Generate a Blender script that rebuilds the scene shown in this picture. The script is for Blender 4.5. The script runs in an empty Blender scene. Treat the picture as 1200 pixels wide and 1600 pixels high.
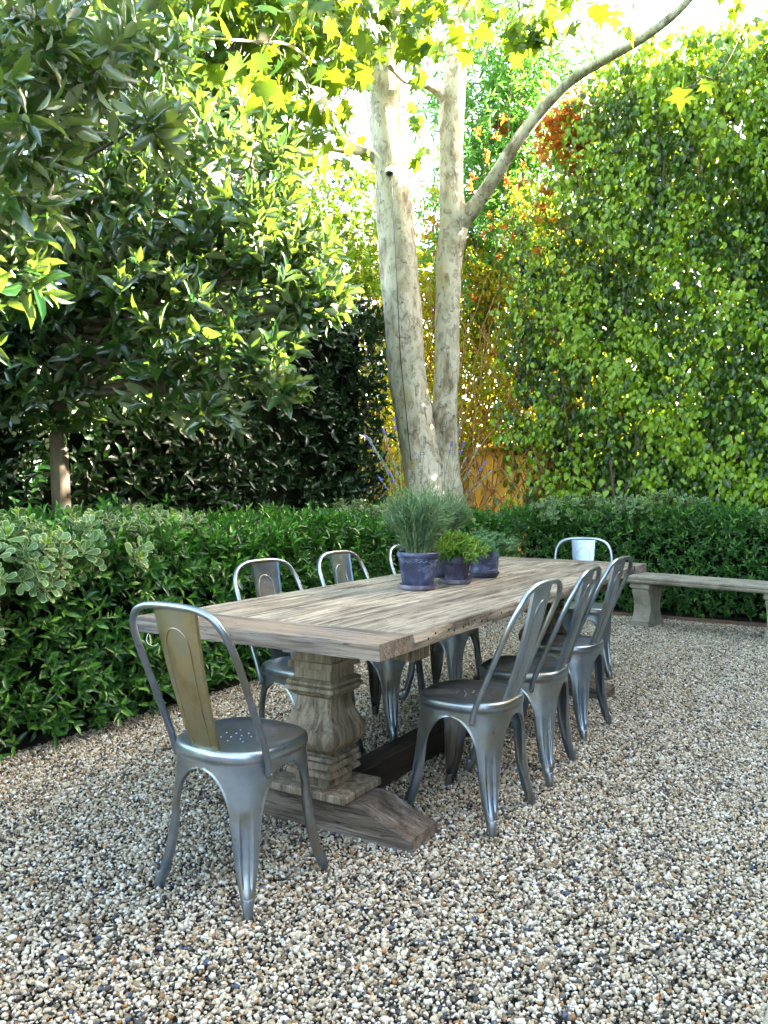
import bpy, math, random
import numpy as np
from mathutils import Vector, Matrix

random.seed(7)
R = np.random.default_rng(11)
SC = bpy.context.scene
COL = SC.collection
rad = math.radians

# ------------------------------------------------------------------ camera
FPX, CAM_H, PITCH, ROLL = 1279.4, 1.1818, 0.0237, 0.0048      # px of a 1200x1600 frame
cd = bpy.data.cameras.new('camera')
cd.sensor_fit = 'VERTICAL'; cd.sensor_height = 36; cd.lens = FPX / 1600 * 36
cd.clip_start = 0.05; cd.clip_end = 600
cam = bpy.data.objects.new('camera', cd); COL.objects.link(cam)
cam.location = (0, 0, CAM_H)
cam.rotation_euler = (Matrix.Rotation(rad(90) - PITCH, 3, 'X') @ Matrix.Rotation(ROLL, 3, 'Z')).to_euler()
SC.camera = cam

# ------------------------------------------------------------------ sky, sun, exposure
SUN_EL, SUN_AZ = rad(30), rad(75)                              # azimuth from +Y towards +X
wd = bpy.data.worlds.new('World'); SC.world = wd; wd.use_nodes = True
wn = wd.node_tree
sky = wn.nodes.new('ShaderNodeTexSky'); sky.sky_type = 'NISHITA'; sky.sun_disc = False
sky.sun_elevation = SUN_EL; sky.sun_rotation = SUN_AZ; sky.dust_density = 2.5; sky.air_density = 1.0; sky.ozone_density = 1.0
wn.nodes['Background'].inputs[1].default_value = 0.10
tint = wn.nodes.new('ShaderNodeMix'); tint.data_type = 'RGBA'; tint.blend_type = 'MULTIPLY'; tint.inputs[0].default_value = 1.0
tint.inputs[7].default_value = (1.0, 0.905, 0.75, 1)                # the photograph's white balance is set for the shade
wn.links.new(sky.outputs[0], tint.inputs[6]); wn.links.new(tint.outputs[2], wn.nodes['Background'].inputs[0])
sd = bpy.data.lights.new('sun', 'SUN'); sd.energy = 3.9; sd.angle = rad(0.5); sd.color = (1.0, 0.91, 0.74)
sun = bpy.data.objects.new('sun', sd); COL.objects.link(sun)
SUNDIR = Vector((math.sin(SUN_AZ) * math.cos(SUN_EL), math.cos(SUN_AZ) * math.cos(SUN_EL), math.sin(SUN_EL)))
sun.rotation_euler = SUNDIR.to_track_quat('Z', 'Y').to_euler()
vs = SC.view_settings
vs.view_transform = 'Standard'; vs.look = 'None'; vs.gamma = 1; vs.exposure = 4.9; vs.use_curve_mapping = False
SC.cycles.max_bounces = 8; SC.cycles.diffuse_bounces = 4; SC.cycles.transmission_bounces = 6; SC.cycles.transparent_max_bounces = 8
SC.cycles.use_denoising = True

# ------------------------------------------------------------------ frames
TH = -0.533
VV = np.array([-math.sin(TH), math.cos(TH), 0.0])              # along the table, away from the camera
WW = np.array([math.cos(TH), math.sin(TH), 0.0])               # across the table, to the right
OO = np.array([-0.0125, 2.3044, 0.0])                          # table's near right corner, on the ground
def CF(v, w, z=0.0): return OO + VV * v + WW * w + np.array([0, 0, z])
def CFA(v, w, z): return OO[None] + v[:, None] * VV[None] + w[:, None] * WW[None] + z[:, None] * np.array([[0, 0, 1.0]])
def ray(px, py):
    a, b = px - 600, py - 800
    u = a * math.cos(ROLL) + b * math.sin(ROLL); v = -a * math.sin(ROLL) + b * math.cos(ROLL)
    X, Z = u / FPX, -v / FPX
    return np.array([X, math.cos(PITCH) + Z * math.sin(PITCH), -math.sin(PITCH) + Z * math.cos(PITCH)])
def at(px, py, y):                                            # point at distance y ahead
    r = ray(px, py); return r * (y / r[1]) + np.array([0, 0, CAM_H])
def onz(px, py, z):
    r = ray(px, py); return r * ((z - CAM_H) / r[2]) + np.array([0, 0, CAM_H])
def project(P):
    x, y, z = P[:, 0], P[:, 1], P[:, 2] - CAM_H
    d = y * math.cos(PITCH) - z * math.sin(PITCH); up = y * math.sin(PITCH) + z * math.cos(PITCH)
    d2 = np.where(d > 0.05, d, 0.05)
    return 600 + FPX * x / d2, 800 - FPX * up / d2, d

# ------------------------------------------------------------------ object helpers
def tag(o, label=None, cat=None, group=None, kind=None):
    if label: o['label'] = label
    if cat: o['category'] = cat
    if group: o['group'] = group
    if kind: o['kind'] = kind
    return o
def thing(name, loc, label, cat, group=None, rz=0.0):
    o = bpy.data.objects.new(name, None); COL.objects.link(o)
    o.location = Vector(loc); o.rotation_euler = (0, 0, rz); o.empty_display_size = 0.1
    return tag(o, label, cat, group)
def link(name, me, mat=None, parent=None, kind=None):
    o = bpy.data.objects.new(name, me); COL.objects.link(o)
    if mat is not None and len(me.materials) == 0: me.materials.append(mat)
    if parent is not None: o.parent = parent
    if kind: o['kind'] = kind
    return o
class MB:
    def __init__(s): s.v = []; s.f = []; s.n = 0
    def add(s, v, f):
        v = [tuple(map(float, p)) for p in v]
        s.v += v; s.f += [tuple(int(i) + s.n for i in q) for q in f]; s.n += len(v); return s
    def box(s, c, h, rz=0.0, taper=1.0):
        c = np.array(c, float); ca, sa = math.cos(rz), math.sin(rz); P = []
        for z in (-1, 1):
            k = 1 if z < 0 else taper
            for x, y in ((-1, -1), (1, -1), (1, 1), (-1, 1)):
                a, b = x * h[0] * k, y * h[1] * k
                P.append((c[0] + a * ca - b * sa, c[1] + a * sa + b * ca, c[2] + z * h[2]))
        return s.add(P, [(3, 2, 1, 0), (4, 5, 6, 7), (0, 1, 5, 4), (1, 2, 6, 5), (2, 3, 7, 6), (3, 0, 4, 7)])
    def tube(s, path, r, n=8, caps=True):
        v, f = tube(path, r, n, caps); return s.add(v, f)
    def grid(s, G, closed_u=False):
        G = np.asarray(G); a, b = G.shape[:2]
        f = []
        for i in range(a - 1):
            for j in range(b if closed_u else b - 1):
                k = (j + 1) % b
                f.append((i * b + j, i * b + k, (i + 1) * b + k, (i + 1) * b + j))
        return s.add(G.reshape(-1, 3), f)
    def lathe(s, prof, n=32, c=(0, 0, 0), fn=None):
        G = []
        for r, z in prof:
            row = []
            for j in range(n):
                a = 2 * math.pi * j / n; rr = r + (fn(a, z) if fn else 0)
                row.append((c[0] + rr * math.cos(a), c[1] + rr * math.sin(a), c[2] + z))
            G.append(row)
        return s.grid(G, True)
    def mesh(s, name, smooth=True):
        me = bpy.data.meshes.new(name); me.from_pydata(s.v, [], s.f); me.update()
        if smooth is not False:
            me.shade_smooth()
            if isinstance(smooth, (int, float)) and smooth is not True: me.set_sharp_from_angle(angle=rad(smooth))
        return me
    def build(s, name, mat, parent=None, smooth=35, kind=None, bevel=0):
        me = s.mesh(name, smooth); o = link(name, me, mat, parent, kind)
        if bevel:
            m = o.modifiers.new('bevel', 'BEVEL'); m.width = bevel; m.segments = 2; m.limit_method = 'ANGLE'; m.angle_limit = rad(40)
        return o
def cat_path(P, k=4):
    P = [np.array(p, float) for p in P]; P = [2 * P[0] - P[1]] + P + [2 * P[-1] - P[-2]]; out = []
    for i in range(1, len(P) - 2):
        for j in range(k):
            t = j / k
            out.append(0.5 * ((2 * P[i]) + (-P[i - 1] + P[i + 1]) * t + (2 * P[i - 1] - 5 * P[i] + 4 * P[i + 1] - P[i + 2]) * t * t + (-P[i - 1] + 3 * P[i] - 3 * P[i + 1] + P[i + 2]) * t ** 3))
    out.append(P[-2]); return np.array(out)
def tube(path, r, n=8, caps=True):
    P = np.asarray(path, float); m = len(P)
    if np.isscalar(r): r = np.full(m, r)
    r = np.asarray(r, float)
    if len(r) != m: r = np.interp(np.linspace(0, 1, m), np.linspace(0, 1, len(r)), r)
    T = np.gradient(P, axis=0); T /= np.linalg.norm(T, axis=1)[:, None] + 1e-12
    up = np.array([0, 0, 1.0]) if abs(T[0][2]) < 0.9 else np.array([1.0, 0, 0])
    A = np.cross(T[0], up); A /= np.linalg.norm(A); V = []
    for i in range(m):
        A = A - T[i] * A.dot(T[i]); A /= np.linalg.norm(A); B = np.cross(T[i], A)
        for j in range(n):
            a = 2 * math.pi * j / n; V.append(P[i] + r[i] * (math.cos(a) * A + math.sin(a) * B))
    F = [(i * n + j, i * n + (j + 1) % n, (i + 1) * n + (j + 1) % n, (i + 1) * n + j) for i in range(m - 1) for j in range(n)]
    if caps: F.append(tuple(range(n - 1, -1, -1))); F.append(tuple((m - 1) * n + j for j in range(n)))
    return np.array(V), F

# ------------------------------------------------------------------ materials
class NT:
    def __init__(s, name):
        s.m = bpy.data.materials.new(name); s.m.use_nodes = True; s.t = s.m.node_tree; s.b = s.t.nodes['Principled BSDF']
        s.out = s.t.nodes['Material Output']
    def n(s, typ, **kw):
        x = s.t.nodes.new('ShaderNode' + typ)
        for k, v in kw.items():
            if k in ('operation', 'blend_type', 'data_type', 'attribute_name', 'attribute_type', 'feature', 'noise_dimensions', 'wave_type', 'bands_direction', 'musgrave_type', 'voronoi_dimensions'): setattr(x, k, v)
        return x
    def l(s, a, b): s.t.links.new(a, b)
    def coord(s, scale=(1, 1, 1), kind='Object', rand=True):
        tc = s.n('TexCoord'); mp = s.n('Mapping'); mp.inputs['Scale'].default_value = scale
        s.l(tc.outputs[kind], mp.inputs['Vector'])
        if rand:
            oi = s.n('ObjectInfo'); mu = s.n('Math', operation='MULTIPLY'); mu.inputs[1].default_value = 37.0
            s.l(oi.outputs['Random'], mu.inputs[0]); s.l(mu.outputs[0], mp.inputs['Location'])
        return mp.outputs[0]
    def noise(s, vec, scale, detail=4, rough=0.55, dist=0.0):
        x = s.n('TexNoise'); x.inputs['Scale'].default_value = scale; x.inputs['Detail'].default_value = detail
        x.inputs['Roughness'].default_value = rough; x.inputs['Distortion'].default_value = dist
        s.l(vec, x.inputs['Vector']); return x.outputs['Fac']
    def ramp(s, fac, stops):
        x = s.n('ValToRGB'); e = x.color_ramp.elements
        while len(e) > 1: e.remove(e[-1])
        e[0].position = stops[0][0]; e[0].color = (*stops[0][1], 1)
        for p, c in stops[1:]:
            k = e.new(p); k.color = (*c, 1)
        s.l(fac, x.inputs[0]); return x.outputs[0]
    def mix(s, fac, a, b, mode='MIX'):
        x = s.n('Mix', data_type='RGBA', blend_type=mode)
        for val, k in ((fac, 0), (a, 6), (b, 7)):
            if hasattr(val, 'links'): s.l(val, x.inputs[k])
            elif k == 0: x.inputs[0].default_value = val
            else: x.inputs[k].default_value = (*val, 1)
        return x.outputs[2]
    def math(s, op, a, b=0.0):
        x = s.n('Math', operation=op)
        for val, k in ((a, 0), (b, 1)):
            if hasattr(val, 'links'): s.l(val, x.inputs[k])
            else: x.inputs[k].default_value = val
        return x.outputs[0]
    def bump(s, h, strength=0.3, dist=0.01):
        x = s.n('Bump'); x.inputs['Strength'].default_value = strength; x.inputs['Distance'].default_value = dist
        s.l(h, x.inputs['Height']); s.l(x.outputs[0], s.b.inputs['Normal']); return x
    def set(s, **kw):
        for k, v in kw.items():
            i = s.b.inputs[k.replace('_', ' ')]
            if hasattr(v, 'links'): s.l(v, i)
            else: i.default_value = (*v, 1) if isinstance(v, tuple) and len(v) == 3 else v
        return s
def hsum(c, k): return tuple(min(1, x * k) for x in c)

def leaf_mat(name, stops, trans, fac=0.35, rough=0.35, spec=0.5, edge=None, vein=True, under=None):
    s = NT(name)
    a = s.n('Attribute', attribute_name='leafdata'); sep = s.n('SeparateColor'); s.l(a.outputs['Color'], sep.inputs[0])
    oi = s.n('ObjectInfo'); v = s.math('FRACT', s.math('ADD', sep.outputs[0], s.math('MULTIPLY', oi.outputs['Random'], sep.outputs[2])))
    c = s.ramp(v, stops)
    if edge:
        e = s.ramp(sep.outputs[1], [(edge[0], (0, 0, 0)), (edge[0] + 0.08, (1, 1, 1))]); c = s.mix(e, c, edge[1])
    elif vein:
        e = s.ramp(sep.outputs[1], [(0.0, (1, 1, 1)), (0.22, (0, 0, 0))]); c = s.mix(s.math('MULTIPLY', e, 0.35), c, hsum(stops[-1][1], 2.0))
    geo = s.n('NewGeometry')
    c2 = s.mix(s.math('MULTIPLY', geo.outputs['Backfacing'], 0.35 if under is None else .85), c, hsum(trans, 0.9) if under is None else under)
    s.set(Base_Color=c2, Roughness=rough); s.b.inputs['Specular IOR Level'].default_value = spec
    tr = s.n('BsdfTranslucent')
    if edge: s.l(s.mix(e, trans, (0.7, 0.75, 0.4)), tr.inputs['Color'])
    else: s.l(s.mix(v, trans, hsum(trans, 0.6)), tr.inputs['Color'])
    mx = s.n('MixShader'); mx.inputs[0].default_value = fac
    s.l(s.b.outputs[0], mx.inputs[1]); s.l(tr.outputs[0], mx.inputs[2]); s.l(mx.outputs[0], s.out.inputs[0])
    return s.m

M = {}
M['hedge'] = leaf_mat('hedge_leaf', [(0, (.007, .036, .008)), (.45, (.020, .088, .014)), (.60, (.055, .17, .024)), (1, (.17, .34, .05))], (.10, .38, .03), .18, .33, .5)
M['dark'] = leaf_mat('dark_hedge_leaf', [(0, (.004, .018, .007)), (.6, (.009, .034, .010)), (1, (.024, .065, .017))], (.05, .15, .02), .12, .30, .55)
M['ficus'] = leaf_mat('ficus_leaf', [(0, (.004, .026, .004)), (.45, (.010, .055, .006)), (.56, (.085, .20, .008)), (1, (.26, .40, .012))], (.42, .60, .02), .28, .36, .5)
M['yellow'] = leaf_mat('thin_creeper_leaf', [(0, (.05, .13, .010)), (.5, (.16, .25, .012)), (1, (.36, .28, .015))], (.60, .58, .025), .5, .45, .35)
M['dry'] = leaf_mat('dry_leaf', [(0, (.20, .05, .010)), (.5, (.38, .11, .015)), (1, (.48, .22, .035))], (.62, .22, .03), .45, .6, .2)
M['laurel'] = leaf_mat('laurel_leaf', [(0, (.004, .024, .009)), (.6, (.011, .046, .012)), (1, (.038, .10, .015))], (.26, .42, .04), .22, .22, 1.0, under=(.20, .245, .15))
M['syca'] = leaf_mat('sycamore_leaf', [(0, (.012, .06, .007)), (.6, (.03, .10, .009)), (1, (.08, .16, .011))], (.20, .30, .012), .36, .42, .4)
M['bamboo'] = leaf_mat('narrow_leaf', [(0, (.015, .09, .015)), (1, (.05, .16, .025))], (.18, .45, .05), .40, .4, .4)
M['varieg'] = leaf_mat('variegated_leaf', [(0, (.03, .09, .045)), (1, (.07, .15, .07))], (.15, .28, .07), .2, .4, .4, edge=(.66, (.36, .42, .24)))
M['newleaf'] = leaf_mat('young_shoot_leaf', [(0, (.16, .30, .015)), (1, (.26, .40, .03))], (.4, .55, .06), .3, .4, .4)
M['lavender'] = leaf_mat('lavender_leaf', [(0, (.045, .10, .045)), (1, (.13, .21, .11))], (.2, .35, .12), .2, .6, .2)
M['herb'] = leaf_mat('tarragon_leaf', [(0, (.05, .15, .02)), (1, (.16, .29, .04))], (.3, .45, .06), .25, .5, .3)
M['thyme'] = leaf_mat('thyme_leaf', [(0, (.05, .14, .06)), (1, (.13, .25, .11))], (.2, .35, .12), .2, .6, .2)

def simple(name, c, rough=0.6, metal=0.0, var=0.25, scale=20, bump=0.15):
    s = NT(name); v = s.coord(); f = s.noise(v, scale)
    s.set(Base_Color=s.ramp(f, [(.3, hsum(c, 1 - var)), (.7, hsum(c, 1 + var))]), Roughness=rough, Metallic=metal); s.bump(f, bump, 0.004); return s.m
M['petal'] = simple('violet_petal', (.08, .07, .34), .6)
M['bud'] = simple('lavender_bud', (.15, .17, .17), .7)
M['twig'] = simple('twig_bark', (.10, .065, .04), .8)
M['palestem'] = simple('pale_green_stem', (.13, .17, .085), .7)
M['drytwig'] = simple('dry_vine_twig', (.30, .14, .06), .8)
M['core'] = simple('core_shade', (.008, .011, .006), 1.0); M['core'].node_tree.nodes['Principled BSDF'].inputs['Specular IOR Level'].default_value = 0  # near-black fill: the shade inside the hedges put into a colour
M['soil'] = simple('soil', (.014, .011, .008), .95, scale=60, bump=.6)
M['steel'] = simple('edging_steel', (.12, .07, .045), .7)
M['white'] = simple('white_plastic', (.75, .75, .73), .4)
M['black'] = simple('black_plastic', (.02, .02, .022), .25)
M['greyblock'] = simple('grey_block', (.30, .31, .32), .7, scale=60)
M['bolt'] = simple('zinc_bolt', (.5, .5, .48), .4, 1.0)
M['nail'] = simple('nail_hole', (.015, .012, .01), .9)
M['fallen'] = simple('fallen_leaf', (.50, .14, .02), .6)

def m_metal():
    s = NT('galvanised_steel'); v = s.coord()
    f = s.noise(v, 5, 6, .6); g = s.noise(v, 60, 3); h = s.noise(v, 13, 5, .7)
    c = s.ramp(f, [(.3, (.17, .215, .275)), (.5, (.29, .335, .39)), (.62, (.25, .245, .215))])
    rust = s.ramp(h, [(.68, (0, 0, 0)), (.76, (1, 1, 1))])
    c = s.mix(s.math('MULTIPLY', rust, .55), c, (.22, .13, .08))
    oi = s.n('ObjectInfo'); c = s.mix(1.0, c, s.ramp(oi.outputs['Random'], [(0, (.80, .80, .82)), (1, (1.18, 1.17, 1.14))]), 'MULTIPLY')
    sp_ = s.ramp(s.noise(v, 28, 6, .8), [(.60, (0, 0, 0)), (.66, (1, 1, 1))]); c = s.mix(s.math('MULTIPLY', sp_, .5), c, (.10, .085, .07))
    s.set(Base_Color=c, Metallic=.92, Roughness=s.math('ADD', s.math('MULTIPLY', f, .28), .22)); s.bump(g, .06, .002); return s.m
M['metal'] = m_metal()
def m_splat():
    s = NT('brass_tinted_steel'); v = s.coord(); f = s.noise(v, 7, 6, .6)
    s.set(Base_Color=s.ramp(f, [(.35, (.20, .16, .075)), (.5, (.30, .26, .15)), (.65, (.24, .24, .20))]), Metallic=.9, Roughness=s.math('ADD', s.math('MULTIPLY', f, .25), .30))
    s.bump(s.noise(v, 50), .05, .002); return s.m
M['splat'] = m_splat(); M['panel'] = M['metal'].copy(); M['panel'].name = 'grey_steel_panel'
def m_wood(name, stops, grain=(2.2, 34, 34), bump=.5, rough=.75, knots=True):
    s = NT(name); v = s.coord(grain); w = s.coord((1, 1, 1))
    f = s.noise(v, 1.0, 9, .68, .6); fine = s.noise(s.coord((grain[0] * 1.6, grain[1] * 2.6, grain[2] * 2.6)), 1.0, 7, .78); big = s.noise(w, 3.0, 3)
    c = s.ramp(f, [(.5 + (p - .5) * .55, c_) for p, c_ in stops])
    c = s.mix(s.ramp(big, [(.42, (0, 0, 0)), (.66, (.55, .55, .55))]), c, hsum(stops[-1][1], .95))
    crack = s.ramp(fine, [(.38, (.12, .10, .085)), (.50, (1, 1, 1))]); c = s.mix(.6, c, crack, 'MULTIPLY')
    cr2 = s.ramp(s.noise(s.coord((grain[0] * .8, grain[1] * 1.6, grain[2] * 1.6)), 1.3, 2, .5, 1.2), [(.475, (1, 1, 1)), (.5, (.08, .06, .05)), (.525, (1, 1, 1))])
    if not knots: cr2 = s.ramp(fine, [(0, (1, 1, 1)), (1, (1, 1, 1))])
    msk = s.ramp(s.noise(w, 5.0, 2), [(.44, (0, 0, 0)), (.52, (1, 1, 1))]); c = s.mix(msk, c, s.mix(1.0, c, cr2, 'MULTIPLY'))
    oi = s.n('ObjectInfo'); c = s.mix(1.0, c, s.ramp(oi.outputs['Random'], [(0, (.68, .66, .64)), (1, (1.12, 1.10, 1.06))]), 'MULTIPLY')
    s.set(Base_Color=c, Roughness=rough); s.b.inputs['Specular IOR Level'].default_value = .3
    s.bump(s.math('ADD', s.math('MULTIPLY', f, .6), fine), bump, .004); return s.m
M['top'] = m_wood('weathered_tabletop_wood', [(.25, (.038, .031, .024)), (.42, (.14, .122, .097)), (.58, (.275, .242, .195)), (.8, (.40, .36, .295))])
M['board'] = m_wood('grey_weathered_wood', [(.25, (.035, .028, .028)), (.45, (.10, .092, .092)), (.62, (.195, .178, .172)), (.8, (.27, .20, .13))])
M['base'] = m_wood('pale_carved_wood', [(.25, (.07, .056, .042)), (.5, (.19, .152, .108)), (.8, (.36, .30, .22))], (26, 26, 2.0), .8, knots=False)
M['shade_wood'] = m_wood('shade_darkened_wood', [(.25, (.010, .008, .006)), (.8, (.04, .03, .022))], (1.6, 22, 22), .6)  # deep shade under the tabletop put into this darker wood colour
M['foot'] = m_wood('grooved_foot_wood', [(.25, (.035, .026, .018)), (.5, (.13, .10, .074)), (.8, (.28, .235, .20))], (1.6, 22, 22), 1.0)
def m_bark():
    s = NT('sycamore_bark'); v = s.coord((1, 1, .45), rand=False)
    f = s.noise(v, 6, 7, .62, .4); g = s.noise(s.coord((1, 1, .6), rand=False), 16, 6, .7, .5); big = s.noise(v, 2.0, 3)
    vo = s.n('TexVoronoi'); vo.inputs['Scale'].default_value = 9; s.l(s.coord((1.3, 1.3, .5), rand=False), vo.inputs['Vector'])
    c = s.ramp(f, [(.34, (.16, .12, .075)), (.43, (.38, .33, .24)), (.53, (.55, .51, .42)), (.66, (.45, .37, .22))])
    pt = s.ramp(g, [(.535, (0, 0, 0)), (.55, (1, 1, 1)), (.64, (1, 1, 1)), (.65, (.2, .2, .2))])
    c = s.mix(s.math('MULTIPLY', pt, .5), c, (.17, .125, .075))
    c = s.mix(s.math('MULTIPLY', s.ramp(big, [(.48, (0, 0, 0)), (.60, (1, 1, 1))]), .35), c, (.36, .36, .26))
    nz = s.n('TexNoise'); nz.inputs['Scale'].default_value = 7; s.l(v, nz.inputs['Vector']); wv = s.n('Mix', data_type='RGBA'); wv.inputs[0].default_value = .16; s.l(s.coord((1.2, 1.2, .55), rand=False), wv.inputs[6]); s.l(nz.outputs['Color'], wv.inputs[7])
    ve = s.n('TexVoronoi', feature='DISTANCE_TO_EDGE'); ve.inputs['Scale'].default_value = 8; s.l(wv.outputs[2], ve.inputs['Vector'])
    ed = s.ramp(ve.outputs['Distance'], [(.0, (1, 1, 1)), (.028, (0, 0, 0))]); em = s.math('MULTIPLY', ed, s.ramp(g, [(.47, (0, 0, 0)), (.55, (1, 1, 1))]))
    c = s.mix(s.math('MULTIPLY', em, .7), c, (.09, .065, .04))
    s.set(Base_Color=c, Roughness=.8)
    s.bump(s.math('ADD', s.math('MULTIPLY', s.math('ADD', pt, em), -.6), s.math('ADD', f, s.math('MULTIPLY', vo.outputs[0], .25))), .6, .03); return s.m
M['bark'] = m_bark()
def m_lbark():
    s = NT('laurel_bark'); v = s.coord((1, 1, .35)); f = s.noise(v, 14, 6, .6)
    s.set(Base_Color=s.ramp(f, [(.3, (.03, .022, .013)), (.5, (.075, .058, .035)), (.75, (.12, .10, .065))]), Roughness=.85); s.bump(f, .5, .01); return s.m
M['lbark'] = m_lbark()
def m_stucco():
    s = NT('ochre_stucco'); v = s.coord(); f = s.noise(v, 3, 6, .6)
    s.set(Base_Color=s.ramp(f, [(.3, (.80, .36, .03)), (.6, (.92, .50, .07)), (.8, (.95, .62, .18))]), Roughness=.85); s.bump(s.noise(v, 60, 5), .5, .006); return s.m
M['stucco'] = m_stucco()
def m_stone():
    s = NT('cast_stone'); v = s.coord(); f = s.noise(v, 6, 7, .65); g = s.noise(v, 90, 4, .7); m = s.noise(v, 9, 4, .6, .5)
    c = s.ramp(f, [(.3, (.17, .145, .11)), (.5, (.29, .255, .20)), (.75, (.38, .34, .28))]); c = s.mix(s.math('MULTIPLY', s.ramp(m, [(.55, (0, 0, 0)), (.7, (1, 1, 1))]), .6), c, (.12, .125, .06))
    s.set(Base_Color=s.mix(.3, c, s.ramp(g, [(.35, (.3, .3, .3)), (.6, (1, 1, 1))]), 'MULTIPLY'), Roughness=.9); s.bump(s.math('ADD', f, g), .5, .006); return s.m
M['stone'] = m_stone()
def m_pot(name, a, b, c):
    s = NT(name); v = s.coord(); f = s.noise(v, 9, 7, .7, .3); g = s.noise(v, 40, 4, .7)
    col = s.ramp(f, [(.38, a), (.50, b), (.60, c)]); s.set(Base_Color=s.mix(.35, col, s.ramp(g, [(.3, (.45, .45, .5)), (.6, (1, 1, 1))]), 'MULTIPLY'), Roughness=s.ramp(f, [(.4, (.35, .35, .35)), (.7, (.8, .8, .8))])); s.bump(g, .3, .003); return s.m
M['potblue'] = m_pot('blue_weathered_clay', (.012, .014, .036), (.028, .035, .082), (.12, .145, .215))
M['potdark'] = m_pot('dark_slate_clay', (.016, .015, .030), (.035, .032, .065), (.10, .095, .15))
M['potband'] = m_pot('banded_blue_clay', (.03, .034, .08), (.09, .11, .19), (.25, .29, .36))
M['saucer'] = m_pot('mauve_saucer_clay', (.08, .07, .12), (.16, .14, .20), (.27, .25, .30))
def m_gravel():
    s = NT('pebbles'); a = s.n('Attribute', attribute_name='col')
    s.set(Base_Color=a.outputs['Color'], Roughness=.55); s.b.inputs['Specular IOR Level'].default_value = .35
    s.bump(s.noise(s.coord(rand=False), 400, 2), .2, .001); return s.m
M['pebble'] = m_gravel()

# ------------------------------------------------------------------ leaves
class Leaf:
    def __init__(s, name, verts, faces, edge):
        s.name = name; s.v = np.array(verts, float); s.f = faces; s.edge = np.array(edge, float)
        s.loops = np.array([i for f in faces for i in f]); s.sizes = np.array([len(f) for f in faces])
L = {}
L['lance'] = Leaf('lance', [(0, 0, 0), (-.5, .35, .10), (-.42, .68, .06), (0, 1, -.10), (.42, .68, .06), (.5, .35, .10), (0, .5, -.02)],
                  [(0, 6, 2, 1), (6, 3, 2), (0, 5, 4, 6), (6, 4, 3)], [.0, 1, 1, .5, 1, 1, 0])
L['heart'] = Leaf('heart', [(0, 0, 0), (-.42, .12, .05), (-.5, .42, .08), (-.25, .78, .03), (0, 1.0, -.12), (.25, .78, .03), (.5, .42, .08), (.42, .12, .05), (0, .45, 0)],
                  [(0, 8, 2, 1), (8, 4, 3, 2), (0, 7, 6, 8), (8, 6, 5, 4)], [0, 1, 1, 1, .6, 1, 1, 1, 0])
L['oval'] = Leaf('oval', [(0, 0, 0), (-.32, .2, .05), (-.5, .45, .09), (-.34, .75, .05), (0, 1, -.10), (.34, .75, .05), (.5, .45, .09), (.32, .2, .05), (0, .25, -.005), (0, .5, 0), (0, .78, -.03)],
                 [(0, 8, 1), (8, 9, 2, 1), (9, 10, 3, 2), (10, 4, 3), (0, 7, 8), (8, 7, 6, 9), (9, 6, 5, 10), (10, 5, 4)], [0, 1, 1, 1, .6, 1, 1, 1, 0, 0, 0])
def _obov():
    o = [(0, 0), (-.16, .25), (-.38, .5), (-.5, .74), (-.36, .94), (0, 1.0), (.36, .94), (.5, .74), (.38, .5), (.16, .25)]
    V = [(x, y, .10 * abs(x) + .02 * math.sin(i * 2.1)) for i, (x, y) in enumerate(o)]; V += [(x * .66, .60 + (y - .60) * .74, .05 * abs(x) - .01) for x, y in o]
    n = len(o); F = [(i, (i + 1) % n, n + (i + 1) % n, n + i) for i in range(n)]; F.append(tuple(range(n, 2 * n)))
    return Leaf('obovate', V, F, [1] * n + [.45] * n)
L['obov'] = _obov()
def _maple():
    o = [(0, 0), (-.18, -.06), (-.42, .05), (-.30, .22), (-.62, .42), (-.34, .46), (-.36, .62), (-.17, .56), (0, 1.0), (.17, .56), (.36, .62), (.34, .46), (.62, .42), (.30, .22), (.42, .05), (.18, -.06)]
    V = [(x, y, -.28 * x * x - .12 * max(0, y - .5)) for x, y in o] + [(0, .3, .03)]
    n = len(o); F = [(i, n, (i + 1) % n) for i in range(n)]
    V += [(-.012, -.02, .0), (.012, -.02, 0), (.008, -.42, .10), (-.008, -.42, .10)]; F.append((n + 1, n + 2, n + 3, n + 4))
    return Leaf('maple', V, F, [.5] + [1] * (n - 1) + [0] + [0] * 4)
L['maple'] = _maple()
L['needle'] = Leaf('needle', [(-.5, 0, 0), (.5, 0, 0), (.35, .7, .03), (0, 1, .0), (-.35, .7, .03)], [(0, 1, 2, 4), (4, 2, 3)], [.5, .5, .5, .5, .5])

def set_attr(me, data):
    a = me.color_attributes.new('leafdata', 'FLOAT_COLOR', 'POINT'); a.data.foreach_set('color', data.astype(np.float32).ravel())
def leaf_mesh(lf, C, Mx, tint, name, flag=0.0):
    N, k = len(C), len(lf.v)
    V = (np.einsum('nij,kj->nki', Mx, lf.v) + C[:, None, :]).reshape(-1, 3)
    loops = (lf.loops[None, :] + (np.arange(N) * k)[:, None]).ravel()
    sizes = np.tile(lf.sizes, N); starts = np.concatenate([[0], np.cumsum(sizes)[:-1]])
    me = bpy.data.meshes.new(name); me.vertices.add(len(V)); me.vertices.foreach_set('co', V.astype(np.float32).ravel())
    me.loops.add(len(loops)); me.loops.foreach_set('vertex_index', loops.astype(np.int32))
    me.polygons.add(len(sizes)); me.polygons.foreach_set('loop_start', starts.astype(np.int32)); me.polygons.foreach_set('loop_total', sizes.astype(np.int32))
    me.update(calc_edges=True)
    d = np.ones((N, k, 4)); d[:, :, 0] = tint[:, None]; d[:, :, 1] = lf.edge[None, :]; d[:, :, 2] = flag
    set_attr(me, d.reshape(-1, 4)); me.shade_smooth(); return me
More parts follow.
